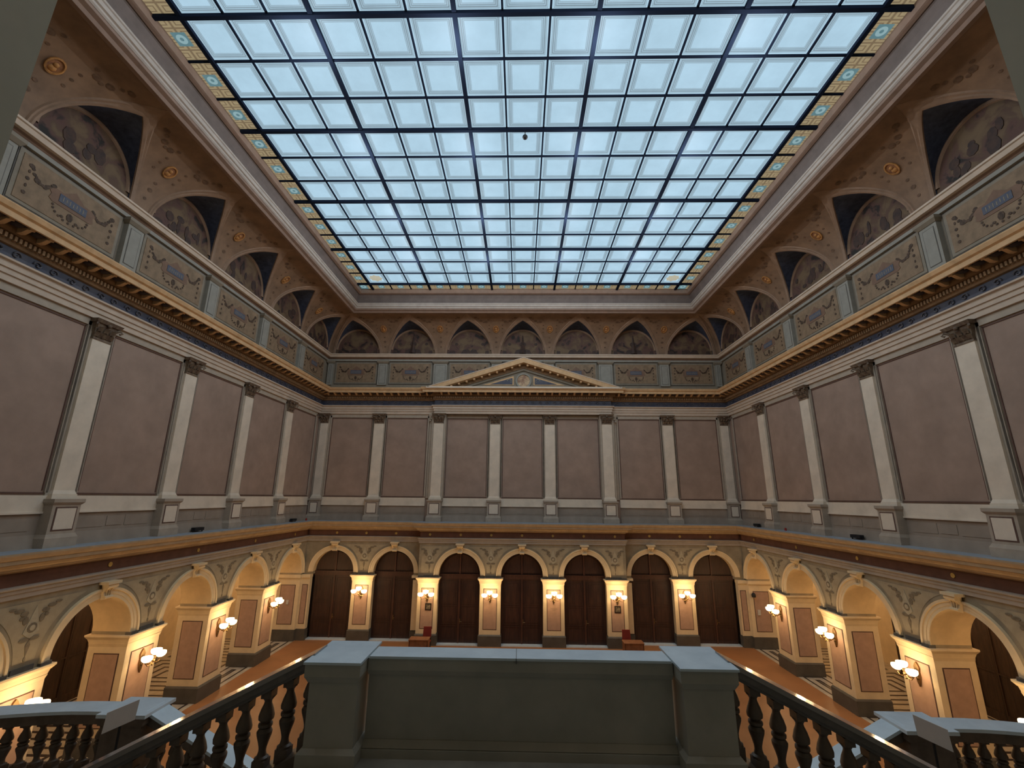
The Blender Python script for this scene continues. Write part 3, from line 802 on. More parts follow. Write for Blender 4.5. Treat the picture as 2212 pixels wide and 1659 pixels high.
for x, y, rz in [(sx*v, YL, 0) for v in (7.29, 9.02, 10.74) for sx in (-1, 1)]+[(v, YC, 0) for v in (-5.2, -3.46, -1.73, 0, 1.73, 3.46, 5.2)]+[(-XL, v, PI/2) for v in ARCH_Y[:5]]+[(XL, v, -PI/2) for v in ARCH_Y[:5]]:
    o = ds0 if f_ else ds0.copy()
    if not f_: C.objects.link(o)
    f_ = False; o.parent = tf; o.location = (x, y, 0); o.rotation_euler.z = rz

# ================================================================== LOWER ARCADES
def arcade_mesh(holes, u0, u1, zs, r, ztop, depth, m_front, name, parent, loc, rz, base=3.37, front_only=False):
    """wall with round-headed openings centred on holes; local x along wall, room towards -y, thickness to +y"""
    b = MB()
    edges = sorted(holes); K = 24
    cur = u0
    for c_ in edges:
        if c_-r > cur+1e-4:
            b.box(cur, c_-r, 0, depth, base, ztop, 0)
        # spandrel
        arc = [(c_-r*math.cos(PI*k/K), zs+r*math.sin(PI*k/K)) for k in range(K+1)]
        vs = []
        for x, z in arc: vs += [(x, 0, z), (x, 0, ztop), (x, depth, z), (x, depth, ztop)]
        b.add(vs, [(4*k, 4*(k+1), 4*(k+1)+1, 4*k+1) for k in range(K)]+[(4*k+2, 4*k+3, 4*(k+1)+3, 4*(k+1)+2) for k in range(K)], 0)
        b.add(vs, [(4*k, 4*k+2, 4*(k+1)+2, 4*(k+1)) for k in range(K)], 1)
        cur = c_+r
    if u1 > cur: b.box(cur, u1, 0, depth, base, ztop, 0)
    return b.build(name, [m_front, 'cream_in'], parent, loc, rz, smooth=30)
RS, ZSS = 1.24, 3.46
def spandrel_ornament(b, c_, zt=5.02, w=1.0, y=-.02, half=0, sp=None):
    """painted bouquet between two arches: pale kite with a rosette, leaves each side, tail of buds"""
    if sp:
        zs_, RR, dl, dr = sp; zz = [3.60+1.40*k/12 for k in range(13)]
        fx = lambda z, d: max(.10, (d-math.sqrt(max(.02, RR*RR-(z-zs_)**2))) if d > 0 else -d)
        pts = [(c_-fx(z, dl), z) for z in zz]+[(c_+fx(z, dr), z) for z in reversed(zz)]
        nz = len(zz)
        for k in range(nz-1):       # strips, so the concave outline stays clean
            a0, a1, b0, b1 = pts[k], pts[k+1], pts[2*nz-1-k], pts[2*nz-2-k]
            b.add([(a0[0], y+.012, a0[1]), (b0[0], y+.012, b0[1]), (b1[0], y+.012, b1[1]), (a1[0], y+.012, a1[1])], [(0, 1, 2, 3)], 2)
    b.prism([(c_-.2, 4.28), (c_, 4.9), (c_+.2, 4.28), (c_, 4.12)][:4], y, 0, 1)
    b.disc(c_, 4.38, .12, .12, y-.006, 0, seg=10); b.disc(c_, 4.38, .07, .07, y-.012, 1, seg=10)
    for sg in (-1, 1):
        if (sg < 0 and half > 0) or (sg > 0 and half < 0): continue
        for x, z, rx, rz_ in ((.26, 4.75, .10, .06), (.40, 4.84, .12, .05), (.56, 4.90, .09, .035), (.2, 4.58, .07, .10), (.30, 4.64, .06, .05), (.12, 4.12, .13, .05)):
            if x > w: continue
            b.disc(c_+sg*x, z, rx, rz_, y, 0, seg=8)
    b.prism([(c_-.06, 3.98), (c_, 4.1), (c_+.06, 3.98), (c_, 3.72)], y, 0, 0)
    b.disc(c_, 3.66, .03, .06, y, 0, seg=6)
for side in ('left', 'right'):
    s, rz = SIDE[side]
    sg = 1 if side == 'left' else -1           # local x -> world y sign
    holes = [sg*y for y in ARCH_Y+[2.73]]
    u0, u1 = sorted((sg*(Y0-1), sg*27.6))
    # the end bay stops 26.69
    w = arcade_mesh(holes, u0, u1, ZSS, RS, 5.2, 1.2, 'spandrel_shade', 'arcade_wall', walls[side], (s*XL, 0, 0), rz)
    b = MB()
    for y in PIER_Y: spandrel_ornament(b, sg*y, sp=(ZSS, 1.64, 1.895, 1.895))
    tag(b.build('painted_bouquets', ['ornament', 'ornament_pale', 'spandrel_field'], walls[side], (s*XL, 0, 0), rz), kind='stuff')
    b = MB(); b.box(min(s*13.6, s*18.4), max(s*13.6, s*18.4), 27.0, 27.3, 0, 5.5); b.build('aisle_end_wall', 'cream', walls[side])
# back wall lower part
RB, ZSB = 1.155, 3.52
for nm, holes, u0, u1, yy in (('arcade_wall', [-3.46, 0, 3.46], -5.75, 5.75, YC), ('arcade_wall', [-7.29, -10.74], -12.45, -5.75, YL), ('arcade_wall', [7.29, 10.74], 5.75, 12.45, YL)):
    arcade_mesh(holes, u0, u1, ZSB, RB, 5.2, .5 if yy == YL else 1.1, 'spandrel_shade', nm, walls['back'], (0, yy, 0), 0)
b = MB()
for x in (-1.73, 1.73): spandrel_ornament(b, x, sp=(ZSB, 1.53, 1.73, 1.73))
tag(b.build('painted_bouquets', ['ornament', 'ornament_pale', 'spandrel_field'], walls['back'], (0, YC, 0)), kind='stuff')
b = MB()
for x in (-5.15, 5.15): spandrel_ornament(b, x, w=.45, sp=(ZSB, 1.53, -.45 if x < 0 else 1.69, 1.69 if x < 0 else -.45))
tag(b.build('painted_bouquets', ['ornament', 'ornament_pale', 'spandrel_field'], walls['back'], (0, YC, 0)), kind='stuff')
b = MB()
for x in (-9.02, 9.02): spandrel_ornament(b, x, sp=(ZSB, 1.53, 1.73, 1.73))
tag(b.build('painted_bouquets', ['ornament', 'ornament_pale', 'spandrel_field'], walls['back'], (0, YL, 0)), kind='stuff')

# archivolts with keystones
def make_arch(r, zs):
    rt = empty('arch_moulding'); K = 32; b = MB(); vs = []
    prof = [(r, .0), (r, -.035), (r+.09, -.035), (r+.095, -.05), (r+.19, -.05), (r+.20, -.085), (r+.265, -.09), (r+.27, 0)]
    n = len(prof)
    for k in range(K+1):
        a = PI*k/K
        for rr, y in prof: vs.append((rr*math.cos(a), y, zs+rr*math.sin(a)))
    b.add(vs, [(n*a+k, n*(a+1)+k, n*(a+1)+k+1, n*a+k+1) for a in range(K) for k in range(n-1)])
    for sx in (-1, 1):
        for a_, c_, y in ((r, r+.09, -.035), (r+.095, r+.19, -.05), (r+.2, r+.27, -.09)):
            b.box(min(sx*a_, sx*c_), max(sx*a_, sx*c_), y, 0, zs-.02, zs)
    b.build('moulded_ring', 'cream', rt, smooth=35)
    zc = zs+r
    b = MB()     # keystone: scrolled console widening upwards
    b.add([(-.12, -.05, zc-.05), (.12, -.05, zc-.05), (.12, -.16, zc-.03), (-.12, -.16, zc-.03), (-.17, -.05, 5.09), (.17, -.05, 5.09), (.17, -.27, 5.09), (-.17, -.27, 5.09), (-.13, -.11, zc+.16), (.13, -.11, zc+.16)],
          [(0, 1, 2, 3), (3, 2, 9, 8), (8, 9, 6, 7), (4, 7, 6, 5), (0, 3, 8), (0, 8, 4), (8, 7, 4), (1, 9, 2), (1, 5, 9), (9, 5, 6)])
    b.tube([(-.13, -.16, zc+.02), (.13, -.16, zc+.02)], .045, 8); b.tube([(-.17, -.22, 5.02), (.17, -.22, 5.02)], .055, 8)
    for x in (-.06, 0, .06): b.tube([(x, -.15, zc+.05), (x*1.2, -.15, zc+.2), (x*1.4, -.22, 5.0)], .015, 5)
    ks = b.build('keystone', 'cream', rt, smooth=30)
    b = MB(); b.box(-.23, .23, -.30, 0, 5.08, 5.16); b.build('keystone_cap', 'cream', ks)
    return rt
AS = make_arch(RS, ZSS); ua = []
for side in ('left', 'right'):
    for i, y in enumerate(ARCH_Y[:5]):
        loc, rz = sidepos(side, XL, y)
        put(AS, ua, loc, rz, cat='arch', group='arcade arch mouldings', label='cream arch moulding with scrolled keystone, %s arcade, %s from the back corner' % (side, ORD[i]))
AB = make_arch(RB, ZSB); ub = []
DN = ['far left', 'second from left', 'left of the middle', 'middle', 'right of the middle', 'second from right', 'far right']
DX = [-10.74, -7.29, -3.46, 0, 3.46, 7.29, 10.74]
for i, x in enumerate(DX):
    put(AB, ub, (x, YC if abs(x) < 5 else YL, 0), 0, cat='arch', group='arcade arch mouldings', label='cream arch moulding with keystone round the %s door of the back wall' % DN[i])

# piers of the lower storey
def pier_bits(root, w, d, jambs=(), jd=1.2, narrow=False, x0=0):
    """w width of face, d projection in front of wall plane; jambs: sides (-1/1) with a visible reveal panel"""
    h = w/2
    b = MB(); b.box(x0-h-.05, x0+h+.05, -d-.06, jd+.02, 0, .50); b.frustum((x0-h-.05, x0+h+.05, -d-.06, jd+.02), (x0-h-.01, x0+h+.01, -d-.02, jd), .50, .56); b.build('plinth', 'plinth_dark', root)
    b = MB(); b.box(x0-h, x0+h, -d, jd, .56, 3.12); b.build('shaft', 'cream', root)
    b = MB(); b.frustum((x0-h, x0+h, -d, jd), (x0-h-.03, x0+h+.03, -d-.03, jd), 3.02, 3.12)
    b.frustum((x0-h-.02, x0+h+.02, -d-.02, jd), (x0-h-.05, x0+h+.05, -d-.05, jd+.05), 3.12, 3.24)
    b.frustum((x0-h-.06, x0+h+.06, -d-.06, jd+.05), (x0-h-.12, x0+h+.12, -d-.12, jd+.1), 3.24, 3.32); b.box(x0-h-.12, x0+h+.12, -d-.12, jd+.1, 3.32, 3.37)
    b.build('capital', 'cream', root)
    b = MB(); b.box(x0-.27, x0+.27, -.035, .01, 3.37, 3.49); b.box(x0-h-.02, x0-h+.26, -.10, .10, 3.37, 3.45); b.box(x0+h-.26, x0+h+.02, -.10, .10, 3.37, 3.45); b.build('shaded_impost', 'impost', root)  # blocks coloured dark grey to paint the shadow on top of the capital
    pw = h-.20
    b = MB(); b.box(x0-pw, x0+pw, -d-.008, -d+.02, .80, 2.84); ln = b.build('panel_border', 'panel_line', root)
    b = MB(); b.box(x0-pw+.03, x0+pw-.03, -d-.016, -d+.02, .83, 2.81); b.build('marble_panel', 'pink_marble', ln)
    for sx in jambs:
        b = MB(); x = x0+sx*h; b.box(min(x, x+sx*.008), max(x, x+sx*.008), .2-d, jd-.22, .80, 2.84); ln = b.build('reveal_border', 'panel_line', root)
        b = MB(); b.box(min(x, x+sx*.016), max(x, x+sx*.016), .23-d, jd-.25, .83, 2.81); b.build('reveal_panel', 'pink_marble', ln)
SP = empty('arcade_pier'); pier_bits(SP, 1.30, .03, (-1, 1)); us = []
for side in ('left', 'right'):
    for i, y in enumerate(PIER_Y[:5]):
        loc, rz = sidepos(side, XL, y)
        put(SP, us, loc, rz, cat='pier', group='lower storey piers', label='cream pier with pink marble panels in the %s arcade, %s from the back corner' % (side, ORD[i]))
BP = empty('arcade_pier'); pier_bits(BP, 1.15, .03, (), .5); us = []
for x, yy, lab in ((-9.02, YL, 'between the two far left doors'), (9.02, YL, 'between the two far right doors'), (-1.73, YC, 'left of the middle door'), (1.73, YC, 'right of the middle door')):
    put(BP, us, (x, yy, 0), 0, cat='pier', group='lower storey piers', label='cream lamp pier on the back wall '+lab)
CP = empty('arcade_pier'); pier_bits(CP, 1.10, .03, (), .5)
b = MB(); b.box(.55, .97, .56, 1.1, .56, 3.12); b.box(.55, 1.04, .5, 1.1, 3.24, 3.37); b.build('recessed_return', 'cream', CP)
b = MB(); b.box(.55, 1.0, .53, 1.1, 0, .52); b.build('return_plinth', 'plinth_dark', CP); us = []
for x, lab in ((5.17, 'right'), (-5.17, 'left')):
    r = put(CP, us, (x, YC, 0), 0, cat='pier', group='lower storey piers', label='cream pier with small dark picture, %s edge of the projecting middle bays' % lab)
    if x < 0:
        for ch in r.children:
            if ch.name.startswith(('recessed_return', 'return_plinth')): ch.scale.x = -1
# corner responds
for s in (-1, 1):
    lab = 'left' if s < 0 else 'right'
    r = empty('corner_pier', (s*XL, 26.69, 0), 0, label='narrow cream corner pier with pink panels beside the far %s door' % lab, cat='pier', group='lower storey piers')
    b = MB(); b.box(min(0, s*1.25), max(0, s*1.25), 0, .5, .56, 3.2); b.box(min(-s*.48, 0), max(-s*.48, 0), .20, .5, .56, 3.2); b.build('shaft', 'cream', r)
    b = MB(); b.box(min(-s*.02, s*1.25), max(-s*.02, s*1.25), -.06, .5, 0, .54); b.box(min(-s*.52, 0), max(-s*.52, 0), .14, .5, 0, .54); b.build('plinth', 'plinth_dark', r)
    b = MB(); b.box(min(-s*.04, s*1.3), max(-s*.04, s*1.3), -.08, .5, 3.2, 3.37); b.box(min(-s*.5, 0), max(-s*.5, 0), .12, .5, 3.2, 3.37); b.build('capital', 'cream', r)
    b = MB(); b.box(min(s*.2, s*1.03), max(s*.2, s*1.03), -.01, .02, .82, 2.84); b.box(min(-s*.08, -s*.40), max(-s*.08, -s*.40), .19, .22, .82, 2.84); e_ = b.build('panel_border', 'panel_line', r)
    b = MB(); b.box(min(s*.23, s*1.0), max(s*.23, s*1.0), -.016, .02, .85, 2.81); b.box(min(-s*.11, -s*.37), max(-s*.11, -s*.37), .18, .22, .85, 2.81); b.build('marble_panel', 'pink_marble', e_)

# ================================================================== DOORS
def make_door():
    r = empty('door'); R_ = RB+.02; K = 20; y = .30
    b = MB(); pts = [(R_, 0.0), (R_, ZSB)]+[(R_*math.cos(PI*k/K), ZSB+R_*math.sin(PI*k/K)) for k in range(1, K)]+[(-R_, ZSB), (-R_, 0.0)]
    b.prism(pts, y+.08, y+.14); b.build('door_frame', 'door_wood', r)
    b = MB(); b.box(-R_, R_, y-.03, y+.1, 3.28, 3.50); b.box(-R_, R_, y-.06, y+.1, 3.47, 3.52); b.build('transom', 'door_rail', r)
    for s in (-1, 1):
        b = MB(); x0, x1 = (.01, 1.12) if s > 0 else (-1.12, -.01)
        b.box(x0, x1, y+.02, y+.1, .03, 3.28)
        xa, xb = x0+.14, x1-.14
        for z0, z1 in ((2.0, 3.12), (1.0, 1.86), (.2, .86)):
            b.box(xa-.03, xb+.03, y+.0, y+.03, z0-.03, z0); b.box(xa-.03, xb+.03, y, y+.03, z1, z1+.03)
            b.box(xa-.03, xa, y, y+.03, z0, z1); b.box(xb, xb+.03, y, y+.03, z0, z1); b.box(xa+.08, xb-.08, y+.005, y+.03, z0+.08, z1-.08)
        lf = b.build('door_leaf', 'door_wood', r)
        if s > 0:
            b = MB(); b.box(.03, .09, y-.01, y+.03, 1.0, 1.25); b.tube([(.06, y, 1.12), (.06, y-.07, 1.12), (.17, y-.07, 1.11)], .014, 6); b.build('door_handle', 'brass', lf)
        b = MB(); q = [(s*.06, 3.58), (s*1.02, 3.58)]+[(s*1.02*math.cos(PI/2*k/10), 3.58+.96*math.sin(PI/2*k/10)) for k in range(1, 10)]+[(s*.06, 4.54)]
        b.prism(q, y+.03, y+.1); b.build('tympanum_panel', 'door_wood', r)
    b = MB(); b.box(-.045, .045, y-.02, y+.1, .03, 4.66); b.build('meeting_stile', 'door_rail', r)
    b = MB(); b.box(-R_, R_, -.02, y+.1, 0, .05); b.build('threshold', 'marble_cap', r)
    return r
DR = make_door(); ud = []
for i, x in enumerate(DX):
    d = put(DR, ud, (x, YC if abs(x) < 5 else YL, 0), 0, kind='structure'); d.name = 'door_%d' % (i+1)

# ================================================================== SCONCES
def make_sconce():
    r = empty('wall_sconce')
    b = MB()      # cast backplate: shield with a long tapering tail
    b.prism([(0, -.40), (.05, -.28), (.09, -.12), (.075, .02), (.10, .14), (.05, .24), (0, .30), (-.05, .24), (-.10, .14), (-.075, .02), (-.09, -.12), (-.05, -.28)], -.05, 0)
    b.ball((0, -.06, .05), .05); b.ball((0, -.05, -.16), .045)
    b.build('backplate', 'brass', r, smooth=30)
    ends = [(-.285, -.42, -.02), (.285, -.42, -.02), (0, -.47, .13)]
    b = MB(); b.tube([(0, -.05, -.05), (0, -.2, -.16), (0, -.34, -.15), (0, -.42, -.06)], .022, 8); b.ball((0, -.42, -.04), .055); b.ball((0, -.40, -.16), .035)
    b.build('stem', 'brass', r, smooth=40)
    for i, e in enumerate(ends):
        b = MB()
        if i < 2: pts = [(0, -.42, -.04), (e[0]*.35, -.42, -.13), (e[0]*.8, -.42, -.14), (e[0], -.42, -.08), e]
        else: pts = [(0, -.42, -.04), (0, -.46, .02), (0, -.47, .08), e]
        b.tube(pts, .015, 7)
        b.lathe([(.012, -.04), (.045, -.02), (.05, .0), (.0, .0)], e, 10)
        b.build('arm', 'brass', r, smooth=40)
        b = MB()
        b.lathe([(.03, .0), (.075, .01), (.125, .045), (.15, .09), (.155, .13), (.147, .165), (.14, .16), (.146, .13), (.14, .09), (.11, .05), (.05, .025), (.0, .02)], e, 18)
        b.build('glass_bowl', 'bowl_glow', r, smooth=60)
    return r
LAMP_E = 17
FILL_E = 106
ldata = bpy.data.lights.new('sconce_light', 'POINT'); ldata.energy = LAMP_E; ldata.color = (1, .64, .30); ldata.shadow_soft_size = .10
ldata2 = ldata.copy(); ldata2.energy = 28
SC = make_sconce(); usc = []
def sconce(loc, rz, lab):
    put(SC, usc, loc, rz, cat='wall lamp', group='triple-bowl wall sconces', label=lab)
    c_, s_ = math.cos(rz), math.sin(rz)
    for lx, ly, lz, e in ((0, -.40, .34, 1.0), (0, -.66, .02, 1.0)):
        L = bpy.data.objects.new('sconce_light', ldata if lz > .1 else ldata2); C.objects.link(L)
        L.location = (loc[0]+c_*lx-s_*ly, loc[1]+s_*lx+c_*ly, loc[2]+lz)
ZL = 2.50
for side in ('left', 'right'):
    for i, y in enumerate(PIER_Y[:5]):
        s, rz = SIDE[side]
        sconce((s*(XL-.045), y, ZL), rz, 'lit three-bowl sconce of the %s arcade, %s pier from the back corner' % (side, ORD[i]))
for x, yy, lab in ((-9.02, YL, 'between the two far left doors'), (-5.17, YC, 'over the left framed picture'), (-1.73, YC, 'left of the middle door'), (1.73, YC, 'right of the middle door'), (5.17, YC, 'over the right framed picture'), (9.02, YL, 'between the two far right doors')):
    sconce((x, yy-.045, ZL), 0, 'lit three-bowl sconce on the back wall '+lab)

# ================================================================== FLOORS, AISLES, NEAR END
b = MB(); b.box(-12.42, 12.42, Y0-1, 27.6, -.2, 0); fl = tag(b.build('floor', 'hall_floor'), kind='structure')
for s in (-1, 1):
    b = MB(); b.box(min(s*12.42, s*18.4), max(s*12.42, s*18.4), Y0-1, 27.6, -.2, 0.005); b.build('aisle_floor', 'inlay', fl)
for s, side in ((-1, 'left'), (1, 'right')):
    b = MB(); b.box(min(s*17.9, s*18.3), max(s*17.9, s*18.3), Y0-1, 27.4, 0, 5.6); b.build('aisle_outer_wall', 'cream', walls[side])
    b = MB(); b.box(min(s*13.5, s*18.3), max(s*13.5, s*18.3), Y0-1, 27.4, 5.3, 5.5); b.build('aisle_ceiling', 'aisle_ceiling', walls[side])
    b = MB(); b.box(min(s*12.6, s*18.3), max(s*12.6, s*18.3), Y0-1.2, Y0-1, -.2, 5.6); b.build('aisle_near_wall', 'cream', walls[side])
    b = MB(); b.box(min(s*12.55, s*13.5), max(s*12.55, s*13.5), Y0-1, 28.2, 5.19, 6.26); b.build('wall_core', 'cream', walls[side])
    # tall dark bookcases along the aisle
    for i, y in enumerate(ARCH_Y[1:6]):
        r = empty('bookcase', (s*17.88, y, 0), SIDE[side][1], cat='bookcase', group='dark aisle bookcases', label='tall dark wooden bookcase in the %s aisle behind the %s arch from the back corner' % (side, ORD[i+1]))
        b = MB(); b.box(-1.7, 1.7, -.55, 0, 0, .12); b.box(-1.7, -1.62, -.5, 0, .1, 3.9); b.box(1.62, 1.7, -.5, 0, .1, 3.9); b.box(-1.7, 1.7, -.06, 0, .1, 3.9); b.box(-1.78, 1.78, -.58, 0, 3.9, 4.06)
        for z in (.9, 1.6, 2.3, 3.0): b.box(-1.62, 1.62, -.46, 0, z, z+.04)
        b.build('case', 'cabinet_wood', r)
        for k in (-1.5, -.5, .5, 1.5):
            x = k*.81; b = MB()
            for x0, x1, z0, z1 in ((x-.4, x-.34, .12, 3.88), (x+.34, x+.4, .12, 3.88), (x-.34, x+.34, .12, .3), (x-.34, x+.34, 3.7, 3.88), (x-.34, x+.34, 1.6, 1.66)): b.box(x0, x1, -.55, -.5, z0, z1)
            b.box(x-.34, x+.34, -.52, -.51, .3, 3.7, 0); b.build('case_door', 'cabinet_wood', r)
    for y in ARCH_Y:
        L = bpy.data.lights.new('aisle_light', 'POINT'); L.energy = 85; L.color = (1, .66, .34); L.shadow_soft_size = .15
        o = bpy.data.objects.new('aisle_light', L); C.objects.link(o); o.location = (s*15.3, y, 4.55)
        if y > 8:
            r = empty('pendant_lamp', (s*15.3, y, 5.3), 0, cat='ceiling lamp', group='aisle pendant lamps', label='glass pendant lamp in the %s aisle behind the %s arch from the back corner' % ('left' if s < 0 else 'right', ORD[ARCH_Y.index(y)]))
            b = MB(); b.tube([(0, 0, 0), (0, 0, -.35)], .012, 6); b.lathe([(.0, 0), (.07, -.01), (.06, -.04), (.0, -.05)], (0, 0, 0), 12); b.build('rod', 'brass', r)
            b = MB(); b.lathe([(.02, -.33), (.12, -.36), (.19, -.44), (.2, -.5), (.18, -.5), (.17, -.44), (.1, -.38)], (0, 0, 0), 16); b.build('glass_shade', 'bowl_glow', r, smooth=60)
# unseen point lights added under the glass ceiling to brighten the hall
for x in (-6, -2, 2, 6):
    for y in (5.5, 9.5, 13.5, 17.5, 21.0):
        L = bpy.data.lights.new('skylight_fill', 'POINT'); L.energy = FILL_E; L.color = (.93, .97, 1); L.shadow_soft_size = 0
        o = bpy.data.objects.new('skylight_fill', L); C.objects.link(o); o.location = (x, y, ZS-.8)
# solid core behind the back doors / above the lower cornice, so no light leaks
b = MB(); b.box(-18.4, 18.4, 27.9, 28.4, -.2, 6.25); b.build('wall_core', 'cabinet_wood', walls['back'])
b = MB(); b.box(-12.7, 12.7, 27.1, 27.5, 5.18, 6.26); b.box(-5.65, 5.65, 26.5, 27.1, 5.18, 6.26); b.build('wall_filling', 'cream', walls['back'])
b = MB(); b.box(-13, 13, 27.5, 28.3, -.2, 6.27); b.build('wall_backing', 'cabinet_wood', walls['back'])
# near end wall with the wide opening the viewer stands in
b = MB()
OL, OR = -2.37, 2.045
b.box(-13.4, OL, Y0-1, Y0, -.2, 20.4); b.box(OR, 13.4, Y0-1, Y0, -.2, 20.4); b.box(OL, OR, Y0-1, Y0, 12.6, 20.4); b.box(OL, OR, Y0-1, Y0, -.2, 5.9)
tag(b.build('wall_front', 'near_plaster'), kind='structure')
b = MB(); b.box(-5, 5, -4.2, -4.0, 4, 13); b.box(-5.2, -5, -4.2, Y0-1, 4, 13); b.box(5, 5.2, -4.2, Y0-1, 4, 13); b.box(-5.2, 5.2, -4.2, Y0-1, 12.9, 13.1); b.box(-5.2, 5.2, -4.2, Y0-.9, 5.7, 6.02)
tag(b.build('wall_rear', 'near_plaster'), kind='structure')

# ================================================================== STAIR: landing, parapet, flights
SX = -.10       # stair axis
LZ = 4.88
b = MB(); b.box(SX-2.35, SX+2.35, Y0, 6.2, 4.55, LZ)
for k in range(5): b.box(SX-2.2, SX+2.2, Y0, 3.4-k*.32, LZ, LZ+.17*(k+1))
b.box(SX-2.3, SX-2.0, 2.6, 6.1, 0, 4.6); b.box(SX+2.0, SX+2.3, 2.6, 6.1, 0, 4.6); b.box(SX-2.3, SX+2.3, 5.8, 6.15, 0, 4.6)
tag(b.build('floor_landing', 'stair_stone'), kind='structure')
pr = empty('parapet', (SX, 5.9, LZ), 0, cat='parapet', label='solid grey marble parapet with pale blue-white top between two blocks in the foreground')
def q(z): return z-LZ
yq = -5.9
b = MB()
b.box(-1.73, 1.73, 5.73+yq, 6.08+yq, q(5.865), q(5.89)); b.build('top_slab', 'marble_cap', pr, bevel=0)
b = MB(); b.box(-.04, -.034, 5.725+yq, 6.085+yq, q(5.834), q(5.892)); b.build('slab_joint', 'impost', pr)
b = MB(); b.frustum((-1.75, 1.75, 5.80+yq, 6.02+yq), (-1.75, 1.75, 5.755+yq, 6.06+yq), q(5.68), q(5.74)); b.box(-1.75, 1.75, 5.755+yq, 6.06+yq, q(5.74), q(5.865)); b.build('cornice', 'marble_grey', pr)
b = MB(); b.box(-1.75, 1.75, 5.83+yq, 5.99+yq, q(5.02), q(5.68)); b.build('dado', 'marble_grey', pr)
b = MB(); b.frustum((-1.75, 1.75, 5.76+yq, 6.06+yq), (-1.75, 1.75, 5.82+yq, 6.0+yq), q(4.97), q(5.03)); b.box(-1.75, 1.75, 5.74+yq, 6.08+yq, q(4.88), q(4.965)); b.build('base_moulding', 'marble_grey', pr)
for s in (-1, 1):
    xa, xb = (s*1.75, s*2.39) if s > 0 else (-2.39, -1.75)
    bl = MB(); bl.box(xa+.05, xb-.05, 5.59+yq, 6.18+yq, q(5.02), q(5.68)); blk = bl.build('end_block', 'marble_grey', pr)
    b = MB(); b.box(xa-.0, xb+.0, 5.49+yq, 6.27+yq, q(5.868), q(5.893)); b.build('block_top', 'marble_cap', blk)
    b = MB(); b.frustum((xa+.04, xb-.04, 5.57+yq, 6.2+yq), (xa+.01, xb-.01, 5.52+yq, 6.25+yq), q(5.67), q(5.74)); b.box(xa+.01, xb-.01, 5.52+yq, 6.25+yq, q(5.74), q(5.868)); b.build('block_cornice', 'marble_grey', blk)
    b = MB(); b.box(xa+.0, xb-.0, 5.53+yq, 6.24+yq, q(4.88), q(5.0)); b.frustum((xa, xb, 5.53+yq, 6.24+yq), (xa+.04, xb-.04, 5.58+yq, 6.19+yq), q(5.0), q(5.04)); b.build('block_base', 'marble_grey', blk)

BAL = [(.082, 0), (.082, .03), (.055, .05), (.043, .10), (.045, .14), (.062, .21), (.086, .29), (.09, .33), (.066, .372), (.05, .378), (.08, .388), (.083, .405), (.08, .425), (.05, .436), (.056, .444), (.088, .475), (.092, .515), (.074, .59), (.047, .66), (.043, .69), (.06, .72), (.078, .74)]
def bal_mesh(h=.66):
    k = h/.74; b = MB(); b.lathe([(r*.93, z*k) for r, z in BAL], (0, 0, 0), 16)
    b.box(-.07, .07, -.07, .07, -.13, .005); b.box(-.058, .058, -.07, .07, h-.005, h+.08); return b
def balustrade_run(root, ps, proto):
    for i, p in enumerate(ps):
        o = proto if i == 0 and proto.parent is None else proto.copy()
        if o is not proto: C.objects.link(o)
        o.parent = root; o.location = p
SL = .485
def slab_path(b, pts, w0, w1, t0, t1, mi=None):
    """bar along polyline pts (x, y, z) with vertical section from z+t0 to z+t1 and width from -w0 to w1 across"""
    n = len(pts); vs = []
    for i, p in enumerate(pts):
        a = Vector(pts[max(0, i-1)]); c_ = Vector(pts[min(n-1, i+1)]); d = (c_-a); d.z = 0; d.normalize(); nn = Vector((d.y, -d.x, 0))
        p = Vector(p)
        for w, t in ((-w0, t0), (w1, t0), (w1, t1), (-w0, t1)): vs.append(p+nn*w+Vector((0, 0, t)))
    fs = [(4*i+k, 4*(i+1)+k, 4*(i+1)+(k+1) % 4, 4*i+(k+1) % 4) for i in range(n-1) for k in range(4)]+[(0, 1, 2, 3), (4*n-4, 4*n-1, 4*n-2, 4*n-3)]
    b.add(vs, fs, mi)
